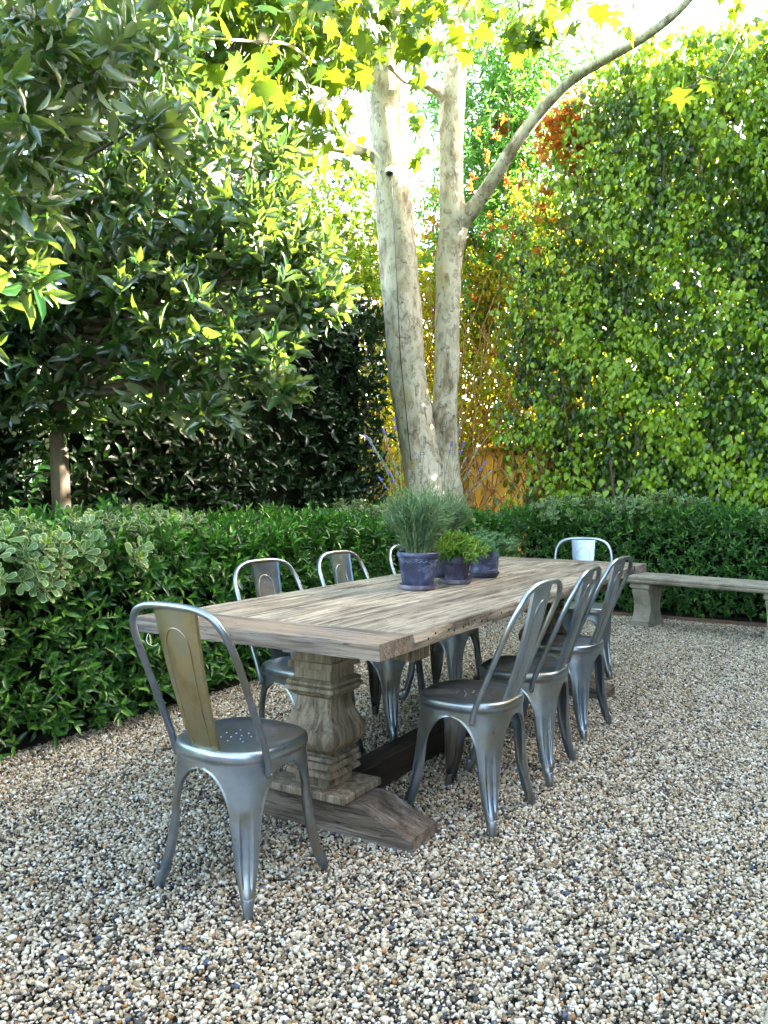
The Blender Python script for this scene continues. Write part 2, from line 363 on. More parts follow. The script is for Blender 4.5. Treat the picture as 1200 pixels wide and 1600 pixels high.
def unit(a): return a / (np.linalg.norm(a, axis=-1, keepdims=True) + 1e-9)
def frames(D, Nn, ln, wd):
    Y = unit(D); X = unit(np.cross(Y, Nn)); Z = np.cross(X, Y)
    return np.stack([X * wd[:, None], Y * ln[:, None], Z * ln[:, None]], axis=2)
def rnd(n): return unit(R.normal(size=(n, 3)))

def foliage(lf, C, Mx, parent, mat, single=300, name='foliage', tint=None, cell=11, kind='stuff', min_px=7):
    """the leaves that show largest become parts named leaf, the rest one part"""
    N = len(C); base = np.array(parent.location) if parent is not None else np.zeros(3)
    tint = R.random(N) if tint is None else tint
    keep = np.zeros(N, bool)
    if single:
        mid = C + Mx[:, :, 1] * .5; px, py, d = project(mid)
        area = np.linalg.norm(Mx[:, :, 1], axis=1) * np.linalg.norm(Mx[:, :, 0], axis=1)
        nrm = unit(Mx[:, :, 2]); vw = unit(mid - np.array([0, 0, CAM_H])); face = np.abs((nrm * vw).sum(1))
        score = np.sqrt(area * (.15 + face)) * FPX / np.maximum(d, .1)
        ok = (d > .3) & (px > 5) & (px < 1195) & (py > 5) & (py < 1595)
        idx = np.where(ok)[0]; idx = idx[np.argsort(d[idx])]
        seen = set(); win = []
        for i in idx:
            key = (int(px[i] // cell), int(py[i] // cell))
            if key not in seen: seen.add(key); win.append(i)
        win = np.array(win, int)
        if len(win):
            win = win[score[win] > min_px]; win = win[np.argsort(-score[win])][:single]; keep[win] = True
    rest = ~keep
    if rest.any():
        link(name, leaf_mesh(lf, C[rest] - base, Mx[rest], tint[rest], name), mat, parent, kind)
    if keep.any():
        me = leaf_mesh(lf, np.zeros((1, 3)), np.eye(3)[None], np.array([0.0]), 'leaf', 1.0); me.materials.append(mat)
        for i in np.where(keep)[0]:
            o = bpy.data.objects.new('leaf', me); m = Mx[i]; c = C[i] - base
            o.matrix_local = Matrix([[m[0, 0], m[0, 1], m[0, 2], c[0]], [m[1, 0], m[1, 1], m[1, 2], c[1]], [m[2, 0], m[2, 1], m[2, 2], c[2]], [0, 0, 0, 1]])
            o.parent = parent; COL.objects.link(o)

def shoots(P, D, n, ln, wd, shoot_len, t0=25, t1=80, jit=.15, droop=0.0):
    """n leaves round each shoot; returns positions and frames"""
    N = len(P); D = unit(D); A = unit(np.cross(D, rnd(N))); B = np.cross(D, A); Cs, Ms = [], []
    ph0 = R.random(N) * 6.28
    for k in range(n):
        f = k / max(1, n - 1); ph = ph0 + k * 2.4 + R.normal(size=N) * .25
        side = np.cos(ph)[:, None] * A + np.sin(ph)[:, None] * B
        t = np.radians(t0 + (t1 - t0) * f + R.normal(size=N) * 9)
        dr = np.cos(t)[:, None] * D + np.sin(t)[:, None] * side + rnd(N) * jit
        dr[:, 2] -= droop
        nn = np.cos(t)[:, None] * (-side) + np.sin(t)[:, None] * D + rnd(N) * jit
        l = ln * (.75 + .45 * R.random(N)) * (.8 + .35 * f)
        Cs.append(P - D * (shoot_len * f)[..., None] if np.ndim(shoot_len) else P - D * (shoot_len * f)); Ms.append(frames(dr, nn, l, l * wd / ln * (.85 + .3 * R.random(N))))
    return np.concatenate(Cs), np.concatenate(Ms)

def lump(P, s=1.0):
    x, y, z = P[:, 0] * s, P[:, 1] * s, P[:, 2] * s
    return (np.sin(2.1 * x + 1.7 * z + .5) * np.sin(2.7 * y - 1.1 * z) + .6 * np.sin(5.3 * x - 3.1 * y + 2 * z) * np.sin(4.7 * z + 1.3 * y) + .35 * np.sin(11 * x + 7 * z) * np.sin(9 * y + 8 * z + 1)) * .5
def hedge_points(v0, v1, w0, w1, h, density, sides, bump=.07, depth=.10, z0=.06, taper=0.0):
    """points and outward normals on the faces of a clipped hedge in court coordinates"""
    Ps, Ns = [], []
    for side in sides:
        if side in ('+w', '-w'): a, b = v1 - v0, h - z0
        elif side in ('+v', '-v'): a, b = w1 - w0, h - z0
        else: a, b = v1 - v0, w1 - w0
        n = int(a * b * density); u = R.random(n); t = R.random(n)
        if side == '+w': v = v0 + u * a; z = z0 + t * b; w = np.full(n, w1) - taper * (1 - z / h) ** 2; N = np.tile(WW, (n, 1))
        elif side == '-w': v = v0 + u * a; z = z0 + t * b; w = np.full(n, w0); N = np.tile(-WW, (n, 1))
        elif side == '-v': w = w0 + u * a; z = z0 + t * b; v = np.full(n, v0) + taper * (1 - z / h) ** 2; N = np.tile(-VV, (n, 1))
        elif side == '+v': w = w0 + u * a; z = z0 + t * b; v = np.full(n, v1); N = np.tile(VV, (n, 1))
        else: v = v0 + u * a; w = w0 + t * b; z = np.full(n, h); N = np.tile([0, 0, 1.0], (n, 1))
        P = CFA(v, w, z); P = P + N * (lump(P) * bump + R.normal(size=n) * bump * .3 - R.exponential(depth, n))[:, None]
        Ps.append(P); Ns.append(N)
    return np.concatenate(Ps), np.concatenate(Ns)
def core_box(name, v0, v1, w0, w1, z0, z1, parent):  # solid dark box standing for the shade between a hedge's leaves
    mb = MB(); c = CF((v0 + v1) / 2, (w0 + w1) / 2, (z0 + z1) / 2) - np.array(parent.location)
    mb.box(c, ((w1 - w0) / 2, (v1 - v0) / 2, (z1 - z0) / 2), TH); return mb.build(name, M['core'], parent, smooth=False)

# ================================================================== GROUND
mb = MB(); mb.add([(-150, -150, -.02), (150, -150, -.02), (150, 150, -.02), (-150, 150, -.02)], [(0, 1, 2, 3)])
tag(mb.build('ground', M['soil'], smooth=False), kind='structure')

def ico():
    t = (1 + 5 ** .5) / 2
    v = np.array([(-1, t, 0), (1, t, 0), (-1, -t, 0), (1, -t, 0), (0, -1, t), (0, 1, t), (0, -1, -t), (0, 1, -t), (t, 0, -1), (t, 0, 1), (-t, 0, -1), (-t, 0, 1)]) / math.hypot(1, t)
    f = [(0, 11, 5), (0, 5, 1), (0, 1, 7), (0, 7, 10), (0, 10, 11), (1, 5, 9), (5, 11, 4), (11, 10, 2), (10, 7, 6), (7, 1, 8), (3, 9, 4), (3, 4, 2), (3, 2, 6), (3, 6, 8), (3, 8, 9), (4, 9, 5), (2, 4, 11), (6, 2, 10), (8, 6, 7), (9, 8, 1)]
    return v, np.array(f)
def gravel():
    iv, fv = ico(); S = 1.0; step = .0086; g = int(S / step)
    gx, gy = np.meshgrid(np.arange(g), np.arange(g)); n = g * g
    x = (gx.ravel() + .5) * step + R.normal(size=n) * .004 - .5; y = (gy.ravel() + .5) * step + R.normal(size=n) * .004 - .5
    z = -.004 + R.normal(size=n) * .0028 + lump(np.stack([x * 6, y * 6, x * 0], 1)) * .003
    C = np.stack([x, y, z], 1); size = .79 * np.clip(R.lognormal(0, .34, n), .5, 2.3)
    ax = np.stack([.0072 * size * (.9 + .4 * R.random(n)), .0056 * size, .0042 * size * (.8 + .4 * R.random(n))], 1)
    Y = unit(R.normal(size=(n, 3)) * [1, 1, .35]); Z = unit(np.cross(Y, unit(R.normal(size=(n, 3)) * [1, 1, .3]))); X = np.cross(Y, Z)
    Mx = np.stack([X * ax[:, :1], Y * ax[:, 1:2], Z * ax[:, 2:]], 2)
    wob = 1 + .14 * R.normal(size=(n, 12))
    V = (np.einsum('nij,nkj->nki', Mx, iv[None] * wob[:, :, None]) + C[:, None]).reshape(-1, 3)
    F = (fv[None] + (np.arange(n) * 12)[:, None, None]).reshape(-1)
    me = bpy.data.meshes.new('gravel'); me.vertices.add(len(V)); me.vertices.foreach_set('co', V.astype(np.float32).ravel())
    me.loops.add(len(F)); me.loops.foreach_set('vertex_index', F.astype(np.int32)); m = len(F) // 3
    me.polygons.add(m); me.polygons.foreach_set('loop_start', (np.arange(m) * 3).astype(np.int32)); me.polygons.foreach_set('loop_total', np.full(m, 3, np.int32)); me.update(calc_edges=True); me.shade_smooth()
    pal = np.array([(.46, .42, .34), (.40, .34, .25), (.33, .265, .175), (.22, .165, .10), (.12, .095, .07), (.055, .048, .040), (.018, .017, .018), (.24, .12, .045), (.05, .06, .10), (.58, .56, .52)])
    pr = np.array([.20, .20, .17, .13, .08, .07, .06, .03, .015, .05]); k = R.choice(len(pal), n, p=pr / pr.sum())
    c = pal[k] * (.8 + .4 * R.random(n))[:, None]; c = np.clip(c, 0, .9); c4 = np.ones((n, 12, 4)); c4[:, :, :3] = c[:, None]
    a = me.color_attributes.new('col', 'FLOAT_COLOR', 'POINT'); a.data.foreach_set('color', c4.astype(np.float32).ravel())
    o = link('gravel', me, M['pebble']); o['kind'] = 'stuff'
    # lay the one square metre of pebbles over the whole court
    ng = bpy.data.node_groups.new('lay_gravel', 'GeometryNodeTree')
    ng.interface.new_socket('Geometry', in_out='INPUT', socket_type='NodeSocketGeometry'); ng.interface.new_socket('Geometry', in_out='OUTPUT', socket_type='NodeSocketGeometry')
    N = ng.nodes; gi = N.new('NodeGroupInput'); go = N.new('NodeGroupOutput'); gr = N.new('GeometryNodeMeshGrid'); inst = N.new('GeometryNodeInstanceOnPoints')
    NX, NY = 9, 11
    gr.inputs['Size X'].default_value = (NX - 1) * .985; gr.inputs['Size Y'].default_value = (NY - 1) * .985; gr.inputs['Vertices X'].default_value = NX; gr.inputs['Vertices Y'].default_value = NY
    rv = N.new('FunctionNodeRandomValue'); rv.data_type = 'INT'
    ii = [s for s in rv.inputs if s.type == 'INT']; ii[0].default_value = 0; ii[1].default_value = 3
    mu = N.new('ShaderNodeMath'); mu.operation = 'MULTIPLY'; mu.inputs[1].default_value = math.pi / 2
    cx = N.new('ShaderNodeCombineXYZ'); ro = [s for s in rv.outputs if s.type == 'INT'][0]
    ng.links.new(ro, mu.inputs[0]); ng.links.new(mu.outputs[0], cx.inputs[2]); ng.links.new(gr.outputs[0], inst.inputs['Points']); ng.links.new(gi.outputs[0], inst.inputs['Instance'])
    ng.links.new(cx.outputs[0], inst.inputs['Rotation']); ng.links.new(inst.outputs[0], go.inputs[0])
    md = o.modifiers.new('lay', 'NODES'); md.node_group = ng
    c = CF(2.2, 1.9); o.location = (c[0], c[1], 0); o.rotation_euler = (0, 0, TH)
gravel()

# soil of the planting beds, and the steel strip between bed and gravel
def strip(name, v0, v1, w0, w1, z0, z1, mat):
    mb = MB(); mb.box(CF((v0 + v1) / 2, (w0 + w1) / 2, (z0 + z1) / 2), ((w1 - w0) / 2, (v1 - v0) / 2, (z1 - z0) / 2), TH); o = mb.build(name, mat, smooth=False); o['kind'] = 'structure'; return o
strip('soil_bed', -3, 9.0, -4.2, -2.12, -.05, .012, M['soil'])
strip('soil_bed', 6.02, 9.0, -2.05, 7, -.05, .013, M['soil'])
mb = MB(); mb.box(CF(6.0, 2.2, .005), (3.6, .004, .03), TH)
tag(mb.build('bed_edging', M['steel'], smooth=False), 'thin rusty steel strip edging the gravel beneath the hedge behind the bench', 'edging')
p0 = onz(1186, 1600, .0); p1 = onz(1200, 1555, .0); e = unit((p1 - p0)[None])[0]; nrm = np.array([e[1], -e[0], 0])
mb = MB(); c = p0 - e * .05 + nrm * .29 + e * .0; mb.box((c[0], c[1], .0), (.45, .28, .022), math.atan2(e[1], e[0]))
tag(mb.build('paving_slab', M['stone'], smooth=30, bevel=.006), 'pale stone slab in the gravel, cut off by the bottom right corner', 'paving slab')

# ================================================================== OCHRE WALL behind everything
WALL_V = 7.15
wl = thing('garden_wall', CF(WALL_V, 0), 'ochre stucco garden wall glowing orange behind the trunks and the dry vines', 'wall')
mb = MB(); mb.box(CF(WALL_V, 1.4, .84) - np.array(wl.location), (6.2, .10, .84), TH); mb.build('wall_face', M['stucco'], wl, smooth=False)
mb = MB(); mb.box(CF(WALL_V, 1.4, 1.705) - np.array(wl.location), (6.2, .13, .025), TH); mb.build('coping', M['stucco'], wl, smooth=30, bevel=.01)

# ================================================================== HEDGES
def mk_hedge(name, label, cat, v0, v1, w0, w1, h, sides, dens, lf, ln, wd, nleaf, mat, sl, group=None, core=.24, single=300, zc=.05, t=(20, 80), bump=.07, up=.45, taper=0.0, depth=.05, extra=None):
    th = thing(name, CF((v0 + v1) / 2, (w0 + w1) / 2), label, cat, group)
    core_box('dark_core', v0 + core, v1 - core, w0 + core, w1 - core, zc, h - core, th)
    P, N = hedge_points(v0, v1, w0, w1, h, dens, sides, bump=bump, depth=depth, taper=taper)
    if extra is not None: k = extra(P); P, N = P[k], N[k]
    D = N * .8 + rnd(len(P)) * .55 + np.array([0, 0, up])
    C, Mx = shoots(P, D, nleaf, ln, wd, sl, *t)
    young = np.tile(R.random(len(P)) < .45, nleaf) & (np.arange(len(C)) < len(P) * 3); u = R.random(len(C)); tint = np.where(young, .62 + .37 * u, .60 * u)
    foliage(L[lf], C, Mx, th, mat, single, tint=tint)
    return th, P
HG = 'clipped green hedges round the court'
h1, _ = mk_hedge('low_hedge', 'knee to waist high glossy green hedge running along the left side of the table', 'hedge', -2.2, 5.9, -3.0, -1.93, .98, ('+w', 'top'), 540, 'lance', .066, .0205, 7, M['hedge'], .055, HG, bump=.11, taper=.10, depth=.085)
h2, _ = mk_hedge('low_hedge', 'waist high glossy green hedge across the far end, directly behind the stone bench', 'hedge', 6.12, 6.9, -2.2, 4.5, 1.02, ('-v', 'top'), 520, 'lance', .056, .0175, 7, M['hedge'], .05, HG, depth=.085, bump=.10)
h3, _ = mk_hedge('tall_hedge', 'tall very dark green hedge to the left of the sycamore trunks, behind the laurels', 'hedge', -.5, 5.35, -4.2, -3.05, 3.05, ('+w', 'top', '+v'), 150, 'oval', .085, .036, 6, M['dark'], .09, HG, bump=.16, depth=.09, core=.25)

# ------------------------------------------------------------------ tall ficus hedge on the right
TOPW = np.array([-3.5, -2.4, -2.0, -1.7, -1.35, -.9, .4, 2.8, 4.2, 8.5]); TOPZ = np.array([3.9, 4.4, 5.0, 5.42, 5.70, 5.82, 5.74, 5.74, 6.7, 6.9])  # unseen right end raised to keep sun off the table
fic = thing('ficus_hedge', CF(6.9, 2.0), 'very tall green hedge of small heart-shaped leaves filling the right side behind the bench', 'hedge', HG)
def ficus():
    # twiggy frame
    mb = MB()
    for i in range(70):
        w = -2.0 + 10 * R.random(); v = 6.75 + .25 * R.random(); z = .1; P = [CF(v, w, z) - np.array(fic.location)]
        top = np.interp(w, TOPW, TOPZ) * (.8 + .18 * R.random())
        while z < top: z += .5; w += R.normal() * .10; v = np.clip(v + R.normal() * .05, 6.7, 7.05); P.append(CF(v, w, z) - np.array(fic.location))
        mb.tube(P, [.018, .006], 5)
    mb.build('branches', M['twig'], fic, kind='stuff')
    C, Ms, TI = [], [], []
    for (wa, wb, dens, sc) in ((-2.5, .9, 2700, 1.08), (.9, 9.0, 420, 2.1)):
        zt = 5.95 if wa < 0 else 7.0; n = int((wb - wa) * zt * dens); w = wa + (wb - wa) * R.random(n); z = .15 + zt * R.random(n); lay = R.random(n)
        v = 6.62 + np.where(lay < .6, R.exponential(.07, n), .55 * R.random(n))
        P0 = CFA(v * 0, w, z); v = v + (lump(P0, 1.2) * .16 + lump(P0, 3.3) * .10) * (lay < .6)
        top = np.interp(w, TOPW, TOPZ) + lump(CFA(w * 0, w, w * 0), 2.0) * .10 + R.normal(size=n) * .04
        keep = (z < top) & ficus_keep(w, z)
        P = CFA(v, w, z)[keep]; n = len(P); ln = .056 * sc * np.clip(R.lognormal(-.05, .33, n), .4, 1.7)
        nn = -VV[None] * 1.0 + rnd(n) * .75 + np.array([0, 0, .35]); D = np.array([[0, 0, -1.0]]) + rnd(n) * .65
        C.append(P); Ms.append(frames(D, nn, ln, ln * .68)); vk = v[keep] - lump(P, 1.2) * .10; TI.append(np.clip(np.where(vk < 6.68, .45 + .54 * R.random(n), .55 * R.random(n)), 0, .99))  # outer leaves tinted as young growth, inner ones darkened for gap shade
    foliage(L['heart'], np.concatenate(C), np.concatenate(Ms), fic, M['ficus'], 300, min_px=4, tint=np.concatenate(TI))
    mb = MB(); c = CF(7.0, 4.6, 2.6) - np.array(fic.location); mb.box(c, (4.35, .05, 2.6), TH); mb.build('dark_core', M['core'], fic, smooth=False)
    # larger leaves deep inside, darker colour standing for shade in the gaps
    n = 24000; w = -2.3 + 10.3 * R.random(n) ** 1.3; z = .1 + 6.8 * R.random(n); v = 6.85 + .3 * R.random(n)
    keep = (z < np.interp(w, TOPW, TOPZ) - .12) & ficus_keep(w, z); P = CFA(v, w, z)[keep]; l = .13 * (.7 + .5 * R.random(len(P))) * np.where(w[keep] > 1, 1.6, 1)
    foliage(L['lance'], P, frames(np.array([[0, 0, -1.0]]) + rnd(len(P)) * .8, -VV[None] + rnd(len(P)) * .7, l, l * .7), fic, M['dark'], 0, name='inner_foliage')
def ficus_keep(w, z):
    n = len(w); hole = lump(CFA(w * 0 + 3, w, z), 1.7) + .5 * lump(CFA(w * 0 + 1, w, z), 4.0)
    left = np.clip((w + 2.85 - .62 * (z < 1.75) - .20 * (z - 1.5) + .18 * lump(CFA(w * 0, w, z), 3.0)) / 1.1, 0, 1)
    return (R.random(n) < .10 + .95 * left) & ~((hole > .42) & (R.random(n) < .88) & (w < .1) & (z > 2.0))
ficus()

mk_hedge('tall_hedge', 'added tall leafy hedge, out of view at the right, keeping sun off the court', 'hedge', -5.0, 6.4, 5.6, 6.6, 7.3, ('-w', 'top'), 13, 'lance', .22, .12, 7, M['dark'], .15, HG, core=.22, single=0, bump=.15, depth=.10)  # unseen hedge added to block sun from the right
mk_hedge('low_hedge', 'added low hedge, out of view behind the camera, cutting light from the open side', 'hedge', -5.6, -4.8, -3.0, 5.6, 1.3, ('+v', 'top'), 30, 'lance', .20, .10, 7, M['dark'], .12, HG, core=.2, single=0, bump=.12, depth=.10)  # unseen hedge added to cut ambient light from behind the camera
# ------------------------------------------------------------------ thin backlit creeper and dry vines between trunks and ficus
cr = thing('backlit_creeper', CF(7.0, -2.6), 'thin sunlit yellow green creeper with dry orange leaves between the trunks and the tall hedge', 'creeper')
def creeper():
    mb = MB(); bs = np.array(cr.location)
    for i in range(150):
        w = -4.4 + 3.0 * R.random(); v = 6.8 + .5 * R.random(); z = .2 + 1.4 * R.random(); P = [CF(v, w, z) - bs]
        top = min(5.3, z + 1 + 3.2 * R.random()); d = R.normal() * .08
        while z < top: z += .22; w += d + R.normal() * .05; v += R.normal() * .04; P.append(CF(v, w, z) - bs)
        mb.tube(P, [.009, .003], 4)
    mb.build('vine_twigs', M['drytwig'], cr, kind='stuff')
    for key, n, ln, seed, sg in (('yellow', 52000, .062, 0.0, 260), ('dry', 6500, .055, 9.0, 60)):
        w = -4.6 + 3.5 * R.random(n) ** 1.1; z = .3 + 4.9 * R.random(n); v = 6.8 + .6 * R.random(n)
        tw = 4.3 + .45 * np.sin(w * 5) + .25 * np.sin(w * 13 + 1); f = lump(CFA(w * 0 + seed, w, z), 1.6)
        keep = (z < tw + (key == 'dry') * .8 * (R.random(n) < .5)) & (f > (-.30 if key == 'yellow' else .05)) & ~((z < 1.65) & (w < -2.15) & (w > -2.95) & (R.random(n) < .93))
        if key == 'yellow': keep &= R.random(n) < np.clip(1.25 - z * .14, .35, 1)
        P = CFA(v, w, z)[keep]; n = len(P); l = ln * (.6 + .7 * R.random(n))
        C, Mx = P, frames(np.array([[0, 0, -.8]]) + rnd(n) * .9, rnd(n) + [0, -.3, .2], l, l * .6)
        foliage(L['heart'], C, Mx, cr, M[key], sg, name='foliage' if key == 'yellow' else 'dry_leaves', min_px=4)
    n = 7000; w = -4.6 + 2.9 * R.random(n); z = 1.7 + 2.7 * R.random(n); k = lump(CFA(w * 0 + 5, w, z), 1.9) > -.25; P = CFA(7.45 + .35 * R.random(n), w, z)[k]; l = .12 * (.6 + .6 * R.random(len(P)))
    foliage(L['lance'], P, frames(np.array([[0, 0, -.8]]) + rnd(len(P)) * .9, rnd(len(P)) + [0, -.4, .2], l, l * .6), cr, M['yellow'], 0, name='inner_foliage')
creeper()
dv = thing('dry_vines', CF(6.9, -2.2), 'bare tangled brown vines hanging in front of the ochre wall', 'vines')
mb = MB()
for i in range(48):
    w = -3.0 + .35 * R.random() if i % 3 == 0 else -2.15 + .5 * R.random() + .25 * (i % 2); v = 6.72 + .28 * R.random(); z = 1.75 * (.6 + .5 * R.random()); P = []
    d = R.normal() * .05
    while z > .6: P.append(CF(v, w, z) - np.array(dv.location)); z -= .12; w += d + R.normal() * .03; v += R.normal() * .02
    if len(P) > 2: mb.tube(P, .0045, 4)
mb.build('tangled_stems', M['drytwig'], dv, kind='stuff')
n = 450; w = -3.1 + 1.5 * R.random(n); z = .7 + 1.2 * R.random(n); k = (np.abs(w + 2.5) > .36) | (R.random(n) < .12); P = CFA(6.75 + .3 * R.random(n), w, z)[k]; l = .05 * (.5 + R.random(len(P)))
foliage(L['oval'], P, frames(rnd(len(P)) - [0, 0, .5], rnd(len(P)), l, l * .45), dv, M['dry'], 40, name='dry_leaves', min_px=4)

# ------------------------------------------------------------------ variegated shrubs
def varieg(label, blobs, n, grp='variegated shrubs rising out of the low hedges', single=120):
    c0 = np.mean([b[0] for b in blobs], axis=0); th = thing('variegated_shrub', (c0[0], c0[1], 0), label, 'shrub', grp); Ps, Ds = [], []; mb = MB(); bs = np.array(th.location)
    for c, r in blobs:
        d = rnd(n); d[:, 2] = np.abs(d[:, 2]) * 1.1 - .35; d = unit(d); P = np.array(c) + d * np.array(r) * (.75 + .3 * R.random(n))[:, None]; Ps.append(P); Ds.append(d + rnd(n) * .3 + [0, 0, .5])
        for p in P[::3]: mb.tube(cat_path([np.array(c) - bs - [0, 0, .15], (np.array(c) + p) / 2 - bs, p - bs], 3), [.004, .002], 4)
    mb.build('stems', M['twig'], th, kind='stuff')
    P = np.concatenate(Ps); D = np.concatenate(Ds); C, Mx = shoots(P, D, 9, .066, .032, .03, 35, 82, .12)
    foliage(L['obov'], C, Mx, th, M['varieg'], single)
    k = R.random(len(P)) < .35; C, Mx = shoots(P[k] + unit(D[k]) * .015, D[k], 6, .032, .013, .012, 10, 45, .12)
    foliage(L['oval'], C, Mx, th, M['newleaf'], 0, name='young_leaves')
varieg('variegated shrub with cream-edged leaves at the left edge, nearest the camera', [(CF(.25, -2.06, .82), (.30, .30, .25)), (CF(.75, -2.12, .86), (.30, .34, .22)), (CF(-.1, -1.98, .62), (.22, .22, .3)), (CF(1.35, -2.4, .92), (.38, .38, .17))], 75, single=200)
varieg('variegated shrub growing on the low hedge left of the potted lavender', [(CF(3.6, -2.35, .93), (.42, .34, .17)), (CF(4.6, -2.3, .92), (.45, .34, .18))], 70)
varieg('pale variegated shrub topping the far hedge beneath the tall ficus hedge', [(CF(6.4, -1.4, .98), (.50, .30, .17)), (CF(6.42, -.6, 1.02), (.50, .30, .18)), (CF(6.4, .75, .92), (.45, .28, .2))], 80, single=60)

# ================================================================== SYCAMORE
syc = thing('sycamore_tree', at(680, 800, 7.8) * [1, 1, 0], 'pale-barked sycamore with two thick upright trunks rising behind the table', 'tree')
SB = np.array(syc.location)
def limb(name, pts, parent=syc, k=5, seg=18, mat=None, base=SB, depth=7.8, lumpy=.05, to_ground=False):
    P = []; r = []
    for q in pts:
        px, py, w = q[:3]; d = q[3] if len(q) > 3 else depth
        P.append(at(px, py, d) - base); r.append(w / 2 / FPX * d)
    if to_ground: P = [P[0] * [1, 1, 0] + (P[0] - P[1]) * [.25, .25, 0] + [0, 0, -.05]] + P; r = [r[0] * 1.18] + r
    path = cat_path(P, k); rr = np.interp(np.linspace(0, len(r) - 1, len(path)), np.arange(len(r)), r)
    v, f = tube(path, rr, seg); n = len(path); ctr = np.repeat(path, seg, 0)
    vv = v[:n * seg]; off = vv - ctr; rl = np.repeat(rr, seg)
    ph = np.tile(np.arange(seg) / seg * 2 * math.pi, n); zz = ctr[:, 2] + ctr[:, 0]
    s = 1 + lumpy * (np.sin(2 * ph + zz * 2.3) + .7 * np.sin(3 * ph - zz * 5.1 + 1) + .5 * np.sin(5 * ph + zz * 9))
    v[:n * seg] = ctr + off * s[:, None]
    return MB().add(v, f).build(name, mat or M['bark'], parent, smooth=True)
limb('trunk', [(668, 790, 66), (660, 730, 60), (650, 675, 57), (639, 600, 56), (629, 500, 57), (622, 400, 61), (616, 320, 60), (608, 240, 51), (600, 180, 50), (599, 140, 54), (602, 100, 46), (603, 55, 40), (600, 0, 36), (592, -90, 30), (585, -200, 22)], seg=28, to_ground=True)
limb('trunk', [(702, 790, 46, 7.95), (700, 740, 36, 7.95), (695, 675, 38, 7.95), (697, 600, 37, 7.95), (699, 520, 38, 7.95), (701, 450, 40, 7.95), (703, 400, 43, 7.95), (708, 350, 46, 7.95), (706, 300, 37, 7.95), (705, 235, 35, 7.95), (706, 165, 37, 7.95), (713, 100, 31, 7.95), (718, 30, 29, 7.95), (724, -60, 26, 7.95), (735, -200, 18, 7.95)], seg=24, to_ground=True)
limb('branch', [(706, 362, 32, 7.95), (724, 343, 27, 7.9), (746, 318, 22, 7.8), (775, 272, 20, 7.6), (800, 233, 19, 7.5), (832, 190, 20, 7.4), (862, 155, 18, 7.3), (900, 120, 16, 7.2), (945, 93, 15, 7.0), (1000, 62, 14, 6.8), (1042, 32, 13, 6.7), (1075, 0, 12, 6.6), (1120, -60, 10, 6.4)], lumpy=.07)
limb('branch', [(604, 262, 20), (583, 246, 18), (560, 236, 17, 7.7), (530, 230, 17, 7.5), (500, 226, 16, 7.3), (470, 230, 15, 7.1), (447, 233, 14, 6.9), (405, 225, 10, 6.5), (350, 240, 6, 6.2)], lumpy=.06)
limb('branch', [(478, 226, 9, 7.1), (495, 212, 7, 7.1), (522, 201, 5, 7.1)])
limb('branch', [(599, 145, 34), (585, 122, 26), (570, 104, 22, 7.7), (545, 86, 20, 7.5), (505, 64, 18, 7.2), (455, 32, 17, 6.9), (400, 4, 15, 6.6), (340, -30, 13, 6.2)])
limb('branch', [(606, 120, 26), (618, 90, 20), (628, 50, 18), (636, 0, 16), (655, -80, 12)])
limb('branch', [(704, 168, 26, 7.95), (690, 148, 17, 7.9), (672, 135, 14, 7.8), (650, 127, 13, 7.7), (632, 124, 11, 7.5), (610, 105, 8, 7.2)])
limb('branch', [(603, 60, 20), (560, 20, 22, 7.4), (490, 8, 24, 7.0), (430, -20, 20, 6.5)])
limb('branch', [(628, 60, 10), (660, 40, 9, 7.5), (690, 10, 8, 7.3), (720, -40, 7, 7.0)])
limb('branch', [(718, 20, 14, 7.95), (770, -60, 10, 7.4), (860, -120, 9, 6.6)])
limb('branch', [(560, 95, 6, 7.6), (500, 100, 6, 6.5), (450, 70, 5, 5.8), (400, 65, 4, 5.4), (330, 60, 3, 5.0)])
